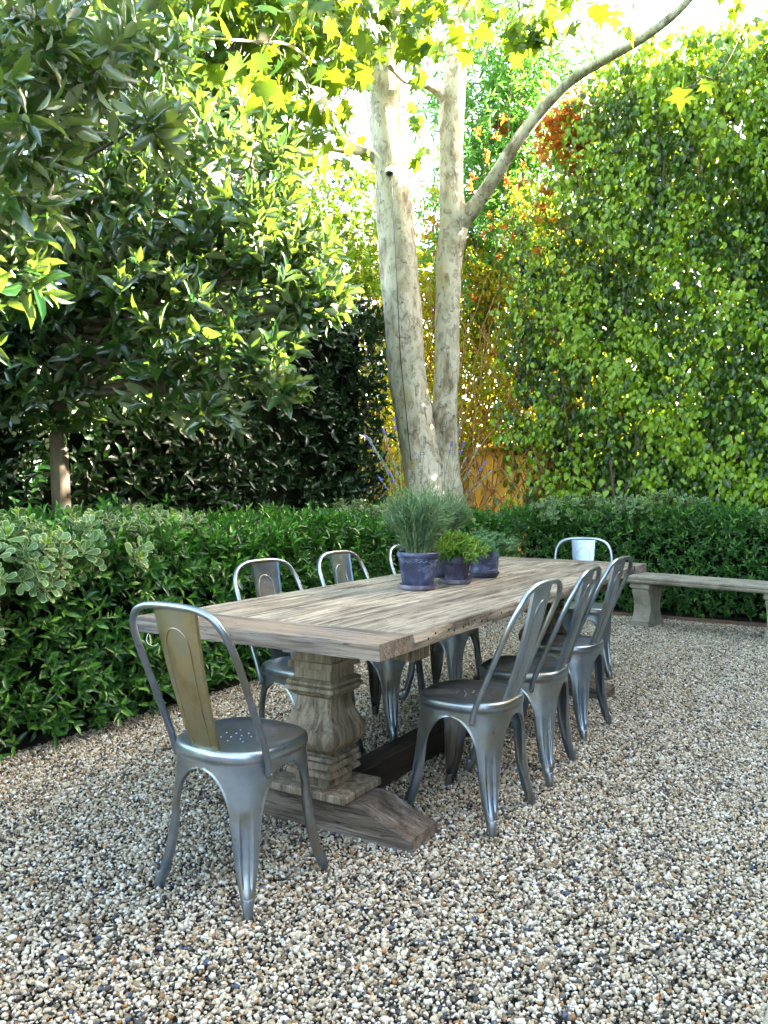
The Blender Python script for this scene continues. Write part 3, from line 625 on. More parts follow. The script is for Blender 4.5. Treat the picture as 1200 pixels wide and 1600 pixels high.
def syc_leaves():
    Cs, Ms = [], []; TWG = []
    def blob(c, r, n, ln=.165):
        n = int(n * .8); d = rnd(n) * (R.random(n) ** .45)[:, None]; P = np.array(c) + d * np.array(r)
        D = np.array([[0, 0, -.75]]) + rnd(n) * .6; nn = np.array([[0, 0, 1.0]]) + rnd(n) * .75; l = ln * (.45 + .8 * R.random(n)); top = np.array(c) + [.15, .1, r[2] + .25]
        for j in range(0, n, 6): TWG.append([top - SB, (top + P[j]) / 2 - SB + R.normal(size=3) * .05 * r[0], P[j] - SB])
        Cs.append(P); Ms.append(frames(D, nn, l, l))
    # inside the frame: hanging sprays
    for px, py, d, r, n in ((300, 20, 5.4, .55, 120), (380, 60, 5.8, .55, 130), (450, 90, 6.2, .5, 120), (340, 130, 5.6, .42, 70), (430, 170, 6.0, .40, 60), (520, 60, 6.4, .5, 90), (560, 30, 6.8, .5, 80), (500, 140, 6.2, .28, 22), (400, 10, 5.6, .5, 100), (630, 40, 7.2, .40, 40), (660, 95, 7.0, .25, 14), (535, 175, 6.6, .16, 9), (450, 230, 6.5, .22, 12), (700, 20, 7.2, .4, 34), (790, 25, 6.6, .4, 34), (860, 5, 6.3, .38, 30), (930, 18, 6.5, .25, 9), (480, -10, 6.3, .6, 130), (600, -10, 7.0, .6, 110), (250, 90, 5.4, .35, 30), (395, 120, 5.2, .2, 12), (985, 35, 6.5, .12, 4), (1150, 0, 6.2, .18, 8), (1195, 25, 6.2, .10, 4), (760, 60, 6.9, .2, 8), (830, 45, 6.5, .25, 14), (420, 200, 6.4, .22, 14), (350, 170, 5.8, .3, 24), (540, 105, 7.0, .3, 24), (520, 190, 6.9, .30, 26), (550, 235, 7.3, .22, 14), (470, 255, 6.8, .28, 20), (655, 175, 8.6, .22, 12), (660, 60, 7.0, .3, 20), (655, 250, 8.8, .2, 10)):
        blob(at(px, py, d), (r, r * .9, r * .65), n)
    # unseen crown above the frame, blobs added to shade court and laurels
    for px, py, z, r, n in ((0.2, 7.6, 7.2, 1.5, 300), (-1.0, 6.2, 6.8, 1.3, 260), (1.4, 6.8, 7.4, 1.4, 240), (.2, 5.0, 6.4, 1.3, 240), (2.8, 6.2, 7.0, 1.2, 180), (1.6, 4.6, 6.6, 1.2, 200), (-1.2, 4.2, 6.0, 1.1, 180), (3.6, 5.0, 6.6, 1.2, 160), (.5, 4.1, 5.1, 1.0, 420), (1.5, 4.1, 4.75, .8, 330), (1.2, 4.0, 4.25, .55, 170), (2.2, 4.4, 4.8, .8, 250), (.4, 3.7, 4.0, .45, 110), (-.4, 3.8, 5.0, .9, 300), (1.6, 3.4, 5.6, 1.2, 260), (0, 2.4, 5.4, 1.2, 260), (3.0, 3.0, 5.8, 1.3, 260), (-1.8, 2.8, 5.0, 1.0, 200)):
        blob((px, py, z), (r, r, r * .5), n, .18)
    C, Mx = np.concatenate(Cs), np.concatenate(Ms)
    # two single leaves on a drooping twig in front of the tall hedge
    a = at(1066, 158, 5.2); b = at(1101, 139, 5.2); Pq = np.array([a + [0, 0, .08], b + [0, 0, .06]]); D = np.array([[-.12, -.1, -1.0], [.35, -.1, -.9]]); nn = np.array([[-.25, -1.0, .1], [-.2, -1.0, .25]])
    C = np.concatenate([Pq, C]); Mx = np.concatenate([frames(D, nn, np.array([.165, .12]), np.array([.165, .12])), Mx])
    foliage(L['maple'], C, Mx, syc, M['syca'], 300, cell=20)
    mb = MB(); mb.tube(cat_path([at(1180, -20, 5.3) - SB, at(1150, 70, 5.2) - SB, at(1120, 120, 5.2) - SB, b + [0, 0, .08] - SB], 4), .003, 4); mb.tube([at(1112, 128, 5.2) - SB, a + [0, 0, .08] - SB], .0025, 4)
    for t_ in TWG: mb.tube(cat_path(t_, 3), [.006, .002], 4)
    for i in range(0):
        j = R.integers(2, len(C)); p = C[j] - SB; q = p + R.normal(size=3) * [.5, .4, .2] + [.3, .5, .35]; mb.tube(cat_path([p, (p + q) / 2 + R.normal(size=3) * .06, q], 3), [.003, .007], 4)
    mb.build('twigs', M['twig'], syc, kind='stuff')
syc_leaves()
# little security camera and its cable
p = at(609, 268, 7.60); sc = thing('security_camera', p, 'small round black and white camera fixed high on the left trunk', 'camera')
mb = MB(); mb.lathe([(0, .045), (.022, .042), (.038, .026), (.042, .005), (.040, -.012)], 20); o = mb.build('housing', M['white'], sc)
mb = MB(); mb.lathe([(.039, -.010), (.034, -.026), (.022, -.038), (0, -.043)], 20); mb.build('lens_dome', M['black'], sc)
mb = MB(); mb.tube([(0, .02, 0), (0, .12, .01)], .014, 8); mb.build('bracket', M['white'], sc)
mb = MB(); q = [at(612, 284, 7.585), at(614, 330, 7.575), at(618, 400, 7.575), at(622, 480, 7.585), at(626, 560, 7.585), at(634, 640, 7.585), at(642, 720, 7.585)]
tag(MB().tube(cat_path(q, 4), .0035, 5).build('camera_cable', M['black']), 'thin dark cable running down the left trunk from the small camera', 'cable')

# ================================================================== LAURELS on the left
def laurel(label, base, r0, trunk_top, blobs, n_shoot, single, lean=(0, 0), seed=0, ln=.135):
    th = thing('laurel_tree', (base[0], base[1], 0), label, 'tree', 'laurel trees with single bare trunks on the left'); b = np.array(th.location)
    tp = np.array([base[0] + lean[0], base[1] + lean[1], trunk_top])
    P = cat_path([np.array([0, 0, -.05]), (tp - b) * .5 + [.02, .01, 0], tp - b, tp - b + [.05, 0, .9], tp - b + [.0, .05, 1.9]], 5)
    v, f = tube(P, [r0 * 1.15, r0, r0 * .92, r0 * .6, r0 * .25], 14); MB().add(v, f).build('trunk', M['lbark'], th, smooth=True)
    mb2 = MB(); Ps, Ds = [], []
    tot = sum(r[0] * r[1] * r[2] for c, r in blobs)
    for i, (c, r) in enumerate(blobs):
        c = np.array(c); start = tp - b + [0, 0, R.random() * .9]
        path = cat_path([start, (start + (c - b)) / 2 + [0, 0, -.05], c - b], 4)
        MB().tube(path, [r0 * .38, r0 * .12], 8).build('branch', M['lbark'], th, smooth=True)
        n = max(12, int(n_shoot * (r[0] * r[1] * r[2] / tot) ** .8 / len(blobs) ** .2)); d = rnd(n); q = (.35 + .65 * R.random(n) ** .5)[:, None]
        p = c + d * q * np.array(r); Ps.append(p); Ds.append(d * .8 + rnd(n) * .5 + [0, -.1, .15])
        for w in p[::6]: mb2.tube([c - b, (c + w) / 2 - b + [0, 0, .03], w - b], [.006, .003], 4)
    mb2.build('twigs', M['twig'], th, kind='stuff')
    P, D = np.concatenate(Ps), np.concatenate(Ds); C, Mx = shoots(P, D, 7, ln, ln * .36, .13, 18, 70, .22)
    foliage(L['oval'], C, Mx, th, M['laurel'], single, cell=14)
    k = R.random(len(P)) < .05; C, Mx = shoots(P[k] + unit(D[k]) * .03, D[k] + [0, 0, .8], 6, .035, .013, .05, 15, 50, .2)
    foliage(L['oval'], C, Mx, th, M['newleaf'], 0, name='young_leaves')
    return th
def B(px, py, d, r, s=(1, 1, .8)): return (at(px, py, d), (r * s[0], r * s[1], r * s[2]))
t2 = onz(92, 1112, 0) * [1, 1, 0]; t2 = at(92, 800, 4.8) * [1, 1, 0]
laurel('leafy laurel whose bare trunk stands nearest the camera, branches reaching towards the sycamore', t2, .055, 1.62,
       [B(90, 560, 4.9, .55), B(200, 470, 4.7, .5), B(300, 520, 4.7, .45), B(260, 620, 4.6, .32), B(360, 560, 4.7, .36), B(400, 440, 4.8, .38), B(470, 430, 4.8, .24), B(360, 360, 4.9, .45), B(250, 350, 4.9, .5), B(390, 260, 4.9, .35), B(300, 220, 5.0, .45), B(140, 380, 4.9, .55), B(160, 250, 5.0, .6), B(60, 460, 4.8, .5), B(410, 570, 4.6, .2), B(330, 640, 4.6, .2), B(60, 620, 4.7, .3), B(440, 250, 4.8, .22), B(505, 440, 4.8, .17), B(470, 480, 4.75, .2), B(430, 520, 4.7, .2), B(515, 470, 4.8, .14), B(490, 370, 4.9, .14), B(420, 320, 4.9, .24), B(440, 600, 4.6, .16), B(410, 380, 4.8, .3), B(480, 400, 4.8, .2), B(300, 400, 4.8, .4), B(200, 120, 5.0, .6), B(60, 160, 5, .6)], 1080, 300)
t3 = at(49, 800, 5.7) * [1, 1, 0]
laurel('slim dark laurel trunk just behind and left of the nearer bare trunk', t3, .034, 1.9,
       [B(30, 600, 5.8, .5), B(120, 500, 5.9, .6), B(30, 400, 5.8, .7), B(180, 330, 6.0, .7), B(60, 220, 5.8, .8), B(260, 200, 6.0, .5), B(150, 60, 6.0, .8), B(20, 60, 5.8, .8), B(280, 60, 6.0, .5)], 560, 100)
laurel('laurel just outside the left edge whose dark near branches hang into the top left corner', at(-230, 800, 3.6) * [1, 1, 0], .05, 1.7,
       [B(30, 90, 3.2, .30), B(100, 70, 3.3, .26), B(150, 110, 3.4, .24), B(60, 190, 3.3, .28), B(10, 300, 3.3, .28), B(-60, 200, 3.3, .5), B(-60, 400, 3.4, .45), B(200, 60, 3.6, .22), B(20, 10, 3.4, .4), B(-150, 500, 3.5, .5), B(15, 420, 3.5, .16), B(230, 190, 3.9, .16)], 270, 160)

# tall plant with long narrow leaves behind the right trunk
bm = thing('narrow_leaved_tree', CF(8.2, -2.3), 'airy tree with long narrow bright green leaves behind the right trunk', 'tree')
def bamboo():
    bs = np.array(bm.location); mb = MB(); P = []
    for i in range(26):
        a = at(770 + 60 * R.normal(), 420, 10.3) * [1, 1, 0]; b = at(800 + 55 * R.normal(), -60 + 140 * R.random(), 10.3 + R.normal() * .3); pth = cat_path([a - bs, (a + b) / 2 - bs + R.normal(size=3) * .1, b - bs], 5)
        mb.tube(pth, [.016, .004], 5); n = 70; t = .5 + .5 * R.random(n); q = a + (b - a) * t[:, None] + R.normal(size=(n, 3)) * [.36, .3, .3]; P.append(q)
    mb.build('stems', M['twig'], bm, kind='stuff'); P = np.concatenate(P)
    C, Mx = shoots(P, rnd(len(P)) + [0, 0, -.2], 6, .16, .026, .12, 20, 60, .25, .3); foliage(L['lance'], C, Mx, bm, M['bamboo'], 150, cell=13, min_px=4)
    C, Mx = shoots(np.array([at(790 + 14 * R.normal(), 195 + 12 * R.normal(), 10.1) for _ in range(46)] + [at(890 + 26 * R.normal(), 200 + 28 * R.normal(), 8.9) for _ in range(150)] + [at(770 + 30 * R.normal(), 300 + 60 * R.normal(), 9.2) for _ in range(26)] + [at(860 + 30 * R.normal(), 290 + 50 * R.normal(), 9.0) for _ in range(26)]), rnd(248) + [0, 0, .4], 8, .07, .03, .03, 20, 80, .3); foliage(L['heart'], C, Mx, bm, M['dry'], 40, name='dry_leaves', min_px=4)
bamboo()
# vine with small blue flowers left of the trunks, seen against the sky
pb = thing('flowering_vine', CF(6.2, -3.6), 'loose vine with small violet flowers left of the trunks above the dark hedge', 'vine')
def plumbago():
    bs = np.array(pb.location); mb = MB(); n = 620; P = np.array([at(430 + 165 * R.random(), 250 + 210 * R.random() ** .8, 8.6 + R.normal() * .25) for _ in range(n)])
    for i in range(34):
        a = at(420 + 190 * R.random(), 520, 8.7); b = at(430 + 160 * R.random(), 240 + 150 * R.random(), 8.6); mb.tube(cat_path([a - bs, (a + b) / 2 - bs + R.normal(size=3) * .12, b - bs], 4), [.006, .003], 4)
    mb.build('stems', M['drytwig'], pb, kind='stuff'); C, Mx = shoots(P, rnd(n), 7, .075, .032, .08, 20, 80, .3); foliage(L['oval'], C, Mx, pb, M['ficus'], 60, min_px=4)
    n2 = 26; Pf = np.array([at(495 + 60 * R.random(), 265 + 120 * R.random(), 8.3) for _ in range(n2)]); C, Mx = shoots(Pf, rnd(n2), 5, .028, .02, .01, 50, 90, .2); foliage(L['heart'], C, Mx, pb, M['petal'], 0, name='flowers')
plumbago()

# ================================================================== STONE BENCH
def bench():
    p = np.array([2.226, 7.335, 0]); q = np.array([3.065, 6.565, 0]); u = unit((q - p)[None])[0]; nb = np.array([-u[1], u[0], 0]) * 1.0   # away from camera
    ang = math.atan2(u[1], u[0]); ctr = p + u * .65 + nb * .15
    th = thing('stone_bench', ctr, 'pale stone garden bench with scrolled legs in front of the far hedge', 'bench', rz=ang)
    mb = MB(); prof = [(-.19, .388), (-.205, .395), (-.212, .410), (-.208, .422), (-.217, .430), (-.217, .446), (-.21, .452), (.21, .452), (.217, .446), (.217, .430), (.208, .422), (.212, .410), (.205, .395), (.19, .388)]
    G = []
    for x, k in ((-.675, .96), (-.69, 1), (-.4, 1), (0, 1), (.4, 1), (.69, 1), (.675, .96)): G.append([(x, a * k, b) for a, b in prof])
    mb.grid(G, True); n = len(prof); mb.add(G[0], [tuple(range(n))]); mb.add(G[-1], [tuple(range(n - 1, -1, -1))]); mb.build('seat_slab', M['stone'], th, smooth=30)
    for s in (-1, 1):
        cx = s * .57 + (0.0); mb = MB(); sil = [(.155, -.02), (.155, .045), (.135, .055), (.115, .09), (.098, .14), (.10, .20), (.118, .26), (.145, .30), (.150, .325), (.135, .338)]
        G = []
        for hd, z in sil:
            w = .078 + (.006 if z < .05 else 0); G.append([(cx - w, -hd, z), (cx + w, -hd, z), (cx + w, hd, z), (cx - w, hd, z)])
        mb.grid(G, True); mb.build('leg', M['stone'], th, smooth=30); mb = MB(); mb.box((cx, 0, .362), (.09, .165, .0255)); mb.build('leg_cap', M['stone'], th, smooth=30, bevel=.008)
bench()
i = 0
for px, py, lb in ((572, 1192, 'small orange fallen leaf on the gravel behind the near pedestal'), (1150, 970, 'larger orange fallen leaf on the gravel under the bench'), (1136, 977, 'smaller orange fallen leaf left of the larger one under the bench')):
    p = onz(px, py, .012); l = np.array([.07 - .01 * i]); me = leaf_mesh(L['oval'], np.zeros((1, 3)), frames(np.array([[1.1 - i, -.5, .25]]), np.array([[0, -.5, 1.0]]), l, l * .6), np.array([.3]), 'fallen_leaf'); o = link('fallen_leaf', me, M['fallen']); o.location = p
    tag(o, lb, 'leaf', 'orange leaves fallen on the gravel'); i += 1

# ================================================================== TABLE
TW, TL, TZ, TT = .9765, 3.2068, .7509, .050
tb = thing('dining_table', CF(0, 0), 'long weathered wooden dining table on carved pedestals', 'table', rz=TH)
# local frame: x across (right positive), y along the table away from the camera
def plank(name, x0, x1, y0, y1, z1, t, mat, parent, axis='y', wavy=0.0, bev=.004, seed=0, seg=26, dz=0):
    """a board whose local x runs along its grain; wavy lets its right edge wander"""
    if axis == 'y': cx, cy, ln, hw, rz = (x0 + x1) / 2, (y0 + y1) / 2, (y1 - y0) / 2, (x1 - x0) / 2, math.pi / 2
    else: cx, cy, ln, hw, rz = (x0 + x1) / 2, (y0 + y1) / 2, (x1 - x0) / 2, (y1 - y0) / 2, 0.0
    G = []
    for i in range(seg + 1):
        s = -ln + 2 * ln * i / seg; e = wavy * (.5 * math.sin(s * 3.1 + 1.0 + seed) + .35 * math.sin(s * 7.7 + .4) + .25 * math.sin(s * 15 + 2)); e2 = wavy * .6 * math.sin(s * 9 + 1)
        g = .0006 * math.sin(s * 21 + seed); h = hw
        G.append([(s, -h - e + .003, -t), (s, -h - e - e2, -t * .5), (s, -h - e, -bev), (s, -h - e + bev, 0 + g), (s, 0, g + .0008), (s, h - bev * .6, 0 + g), (s, h, -bev * .6), (s, h, -t)])
    mb = MB(); mb.grid(G, True); k = len(G[0]); mb.add(G[0], [tuple(range(k))]); mb.add(G[-1], [tuple(range(k - 1, -1, -1))])
    o = mb.build(name, mat, parent, smooth=30); o.location = (cx, cy, z1 + dz); o.rotation_euler = (0, 0, rz); return o
BB = .200
edges = [0.0, .155, .325, .475, .64, .80, 1.0]; X0, X1 = -TW + .012, -.004
for i in range(6):
    a, b = X0 + (X1 - X0) * edges[i] + .0032, X0 + (X1 - X0) * edges[i + 1] - .0032
    plank('plank', a, b, BB + .0015, TL - BB - .0015, TZ, TT, M['top'], tb, wavy=.012 if i == 5 else 0.0008, seed=i, dz=[.0, -.0012, .0006, -.0006, .0008, 0][i])
for i in range(1, 6):
    x = X0 + (X1 - X0) * edges[i]; mb = MB(); mb.box((0, 0, 0), ((TL - 2 * BB) / 2 - .01, .022, .009)); o = mb.build('seam_backing', M['shade_wood'], tb, smooth=False); o.location = (x, TL / 2, TZ - TT - .0095); o.rotation_euler = (0, 0, math.pi / 2)  # dark backing added under each seam so the gaps stay dark
    mb = MB(); mb.box((x, TL / 2, TZ - .012), (.0031, (TL - 2 * BB) / 2 - .002, .009)); mb.build('joint_shade', M['nail'], tb, smooth=False)  # thin dark strip laid in as the shade inside the joint
for y in (BB, TL - BB): mb = MB(); mb.box((-TW / 2, y, TZ - .013), (TW / 2 - .012, .0009, .009)); mb.build('joint_shade', M['nail'], tb, smooth=False)
plank('end_board', -TW - .01, .0, 0.0, BB - .0015, TZ + .001, TT, M['board'], tb, axis='x', wavy=.002, seed=2)
plank('end_board', -TW - .01, .012, TL - BB + .0015, TL, TZ + .001, TT, M['board'], tb, axis='x', wavy=.002, seed=5)
for i in range(14):
    mb = MB(); mb.lathe([(0, .0), (.004, .0), (.0045, -.0015)], 8); o = mb.build('nail_hole', M['nail'], tb); y = .27 + i * .06 + R.normal() * .012
    o.location = (.0125 + .004, y, TZ - .022 + R.normal() * .008); o.rotation_euler = (0, rad(90), 0)
def pedestal(y, sgn):
    cx = -.502; ped = bpy.data.objects.new('pedestal', None)
    pr = MB(); P = [(.088, .62), (.088, .585), (.094, .583), (.096, .560), (.080, .555), (.080, .522), (.092, .518), (.100, .512), (.100, .503), (.088, .500), (.104, .494), (.106, .482), (.098, .478), (.092, .470), (.083, .462),
                    (.072, .455), (.074, .43), (.082, .400), (.096, .372), (.110, .345), (.115, .325), (.114, .305), (.104, .285), (.088, .268), (.074, .258), (.074, .252), (.092, .250), (.095, .238), (.086, .234), (.098, .230), (.101, .212), (.090, .208), (.088, .200), (.097, .196), (.099, .182), (.076, .176), (.075, .142)]
    P = [(a * 1.0, z) for a, z in P]; G = []
    for a, z in P:
        c = .006; row = []
        for sx, sy in ((-1, -1), (1, -1), (1, 1), (-1, 1)):
            if sx * sy > 0: row += [(sx * (a), sy * (a - c)), (sx * (a - c), sy * a)][::1] if (sx, sy) == (1, 1) else [(-a, -(a - c)), (-(a - c), -a)]
            else: row += [((a - c), -a), (a, -(a - c))] if sx > 0 else [(-(a - c), a), (-a, (a - c))]
        G.append([(cx + p, y + q, z) for p, q in row])
    pr.grid(G[::-1], True); pr.build('pedestal', M['base'], tb, smooth=28)
    MB().box((cx, y, .66), (.40, .055, .0405)).build('cross_beam', M['base'], tb, smooth=30, bevel=.005)
    MB().box((cx, y, .1275), (.17, .125, .0145)).build('foot_pad', M['base'], tb, smooth=30, bevel=.006)
    # sledge foot along x
    prof = [(-.415, .0), (-.415, .042), (-.36, .062), (-.29, .088), (-.235, .113), (-.195, .126), (-.165, .113), (.165, .113), (.195, .126), (.235, .113), (.29, .088), (.36, .062), (.415, .042), (.415, .0)]
    seg = []; hw = .095
    xs = np.array([p[0] for p in prof[1:-1]]); zs = np.array([p[1] for p in prof[1:-1]]); X = np.linspace(-.415, .415, 60); Z = np.interp(X, xs, zs)
    Z = np.convolve(np.pad(Z, 2, 'edge'), np.ones(5) / 5, 'valid')
    G = [[(x, -hw, 0), (x, -hw, z - .008), (x, -hw + .007, z), (x, hw - .007, z), (x, hw, z - .008), (x, hw, 0)] for x, z in zip(X, Z)]
    mb = MB(); mb.grid(G, True); mb.add(G[0], [tuple(range(6))]); mb.add(G[-1], [tuple(range(5, -1, -1))]); o = mb.build('foot', M['foot'], tb, smooth=32); o.location = (cx, y, -.004)
pedestal(.455, 1); pedestal(2.78, -1)
mb = MB(); mb.box((0, 0, 0), (1.06, .05, .055)); o = mb.build('stretcher', M['shade_wood'], tb, smooth=30, bevel=.004); o.location = (-.502, (.455 + 2.78) / 2, .068); o.rotation_euler = (0, 0, math.pi / 2)
mb = MB(); mb.box((-.525, .30, .645), (.030, .026, .017)); mb.build('grey_block', M['greyblock'], tb, smooth=30, bevel=.004)
MB().tube([(-.525, .30, .655), (-.525, .30, .70)], .004, 6).build('bolt', M['bolt'], tb); MB().tube([(-.525, .30, .661), (-.525, .30, .668)], .009, 6).build('bolt_head', M['bolt'], tb)
w = [at(239, 975, 2.78), at(234, 985, 2.78), at(229, 998, 2.77), at(233, 1007, 2.76), at(242, 1009, 2.77), at(247, 1005, 2.78)]
tag(MB().tube(cat_path(w, 4), .0011, 5).build('wire_hook', M['white']), 'thin white curled wire hanging from the near left end of the table', 'wire')

# ================================================================== CHAIRS
def outline(phi, a=.178, b=.176, n=3.0):
    c, s = math.cos(phi), math.sin(phi); nn = n if s > 0 else 2.7
    r = (abs(c / a) ** nn + abs(s / b) ** nn) ** (-1 / nn); return np.array([r * c, r * s])
def chair_parts():
    parts = []
    # seat: rings from under the rim over the edge to the dished middle
    rings = [(.985, .402), (1.0, .404), (1.0, .412), (1.012, .414), (1.018, .420), (1.016, .432), (1.0, .440), (.97, .4445), (.93, .445), (.88, .442), (.70, .440), (.45, .439), (.2, .4385), (.02, .4385)]
    mb = MB(); n = 64; mb.grid([[(*(outline(2 * math.pi * j / n) * k), z) for j in range(n)] for k, z in rings], True); parts.append(('seat', mb.mesh('seat', 50), 'metal', None))
    mb = MB(); hol = []
    for r, m, o in ((.0, 1, 0), (.032, 5, .3), (.062, 8, 0)):
        for j in range(m): hol.append((r * math.cos(2 * math.pi * j / m + o), r * math.sin(2 * math.pi * j / m + o)))
    for x, y in hol: mb.lathe([(.0034, .4384), (.0030, .4398), (.0020, .4392), (.0018, .4386)], 8, (x, y, 0))
    parts.append(('drain_hole', mb.mesh('drain_hole'), 'metal', 'stuff'))
    feet = {1: (.180, .198), 2: (-.180, .198), 3: (-.185, -.178), 4: (.185, -.178)}
    zs = [.412, .402, .394, .388, .384, .379, .373, .364, .352, .337, .318, .295, .270, .245, .215, .185, .155, .125, .100, .082, .066, .05, .03, .012]
    zo, rt = .245, .142
    for q, (fx, fy) in feet.items():
        p0 = rad({1: 45, 2: 135, 3: 225, 4: 315}[q]); C0 = outline(p0) * .992; F = np.array([fx, fy]); d = unit(F[None])[0]; e_ = np.array([-d[1], d[0]])
        U = np.concatenate([[-1, -1], np.linspace(-1, 1, 37), [1, 1]]); G = []
        for z in zs:
            if z >= zo + rt: op = 0.0
            elif z >= zo: op = .68 * math.sqrt(max(0, 1 - ((z - zo) / rt) ** 2))
            else: op = .68 + (1 - z / zo) * .12
            wd = 1 - op; t = max(0, (.400 - z) / .400); cc = C0 * (1 - t ** 1.05) + F * t ** 1.05 + d * (-.010 * math.sin(math.pi * min(1, t * 1.0)))
            tb_ = np.clip((.30 - z) / .28, 0, 1) ** 1.1; r = min(.034, .0130 + .125 * z); row = []
            for j, u in enumerate(U):
                a = outline(p0 + u * wd * rad(45)) * .992 - C0; al = u * rad(105); b = d * (r * (math.cos(al) - 1)) + e_ * (r * math.sin(al)); p = a * (1 - tb_) + b * tb_
                g = 0
                if .072 < z < .26:
                    fz = min(1, (z - .072) / .02, (.26 - z) / .02); hw = .36; x = abs(u) / hw
                    g = -.010 * max(0, fz) * (1 if x < .72 else max(0, 1 - (x - .72) / .28))
                fl = {0: -.009, 1: -.005}.get(j, {0: -.009, 1: -.005}.get(len(U) - 1 - j, 0)) if op > 0 else 0
                inn = -unit((a * (1 - tb_) + b * tb_ * .3 + C0)[None])[0] * -fl
                # the lip returns inwards and is rolled slightly outwards at the rim
                lipo = .0022 if (abs(u) > .93 and fl == 0 and op > 0) else 0
                row.append((*(cc + p + d * (g + lipo) + (inn if fl else 0)), z))
            G.append(row)
        mb = MB(); mb.grid(G); parts.append(('leg', mb.mesh('leg', 60), 'metal', None))
        mb = MB(); c = [(fx, fy)]; mb.lathe([(.0, 0), (.0135, 0), (.0148, .003), (.0165, .048), (.0158, .051), (.012, .052)], 14, (0, 0, 0)); v = np.array(mb.v); v[:, :2] += F * (1 - (v[:, 2:3] / .4) * (1 - np.linalg.norm(C0) / np.linalg.norm(F))) - d * .012; mb.v = [tuple(p) for p in v]; parts.append(('rubber_foot', mb.mesh('rubber_foot', 50), 'metal', None))
    # hoop
    K = [(.181, -.088, .372), (.1865, -.095, .405), (.188, -.112, .455), (.189, -.150, .545), (.190, -.200, .66), (.188, -.238, .745), (.178, -.264, .800), (.150, -.280, .842), (.105, -.288, .862), (.055, -.291, .868), (0, -.292, .8695)]
    K = K + [(-x, y, z) for x, y, z in K[-2::-1]]; path = cat_path(K, 4)
    rr = np.full(len(path), .0105); rr[0] = rr[-1] = .007; mb = MB(); mb.tube(path, rr, 10)
    parts.append(('back_frame', mb.mesh('back_frame', 60), 'metal', None))
    mb = MB()
    for s in (-1, 1): mb.tube([(s * .176, -.088, .382), (s * .1945, -.089, .380)], .0045, 8)
    parts.append(('bolt', mb.mesh('bolt'), 'metal', 'stuff'))
    # splat
    def sp(x, t):
        hw = .053 + (.080 - .053) * t; z = .440 + .420 * t; y = -.166 - .122 * t - .010 * math.sin(math.pi * t) - .010 * (1 - x * x) + .010; return (x * hw, y, z)
    mb = MB(); G = []
    for t in np.linspace(0, 1, 14):
        row = [];
        for x in (-1, -1, -.94, -.6, -.3, 0, .3, .6, .94, 1, 1): row.append(list(sp(x, t)))
        row[0][1] += .011; row[-1][1] += .011; G.append(row)
    mb.grid(G); parts.append(('splat', mb.mesh('splat', 50), 'panel', None))
    K = []
    for t in np.linspace(.03, .68, 9): K.append(sp(-.62, t))
    for a in np.linspace(180, 0, 11)[1:-1]: K.append(sp(.62 * math.cos(rad(a)), .70 + .17 * math.sin(rad(a)) ** .9))
    for t in np.linspace(.68, .03, 9): K.append(sp(.62, t))
    mb = MB(); mb.tube(cat_path([(p[0], p[1], p[2]) for p in K], 2), .0024, 6); parts.append(('embossed_arch', mb.mesh('embossed_arch', True), 'panel', 'splat'))
    return parts
CP = chair_parts()
CHAIRS = [((-.4307, 2.4806), -.5599, 'metal chair at the near end of the table, its brassy back towards the camera'),
          ((.3328, 3.0348), 1.0018, 'nearest of the metal chairs along the right side of the table'),
          ((.6100, 3.5203), 1.0851, 'middle metal chair of the three along the right side of the table'),
          ((.9206, 4.1241), .9721, 'farthest metal chair of the three along the right side, closest to the stone bench'),
          ((-.3303, 3.5313), -2.2632, 'metal chair across the table beside the left hedge, nearest of the hedge-side chairs'),
          ((-.0049, 4.0960), -2.1768, 'second metal chair along the hedge side, left of the plant pots'),
          ((.355, 4.700), -2.17, 'metal chair on the hedge side mostly hidden behind the scalloped lavender pot'),
          ((1.3200, 5.4005), 2.9129, 'metal chair at the far head of the table facing the camera')]
def make_chair(first, loc, rz, label):
    root = thing('metal_chair', (loc[0], loc[1], 0), label, 'chair', 'galvanised metal cafe chairs round the table', rz)
    made = {}
    for nm, me, mt, ex in CP:
        par = made.get(ex, root) if ex not in (None, 'stuff') else root
        if first and mt == 'panel': me = me.copy(); me.materials.clear(); mt = 'splat'
        o = link(nm, me, M[mt], par, 'stuff' if ex == 'stuff' else None); made[nm] = o
        if nm == 'rubber_foot': o.parent = made['leg_last']; o.name = 'foot_cap'
        if nm == 'leg': made['leg_last'] = o
    return root
for i, (loc, rz, lb) in reversed(list(enumerate(CHAIRS))): make_chair(i == 0, loc, rz, lb)

# ================================================================== POTS AND PLANTS on the table
PZ = TZ + .0025
def pot_thing(name, px, py, label): p = onz(px, py, PZ); return thing(name, (p[0], p[1], PZ), label, 'plant pot', 'blue clay pots of herbs on the table')
def add_saucer(th, r, h, mat, z0=0): MB().lathe([(0, 0), (r * .82, 0), (r * .86, .002), (r, h * .85), (r * 1.01, h), (r * .97, h), (r * .93, h * .8), (r * .80, .006), (0, .006)], 36).build('saucer', mat, th)
def soil_disc(th, r, z): MB().lathe([(0, z + .004), (r * .6, z + .003), (r, z)], 24).build('potting_soil', M['soil'], th)
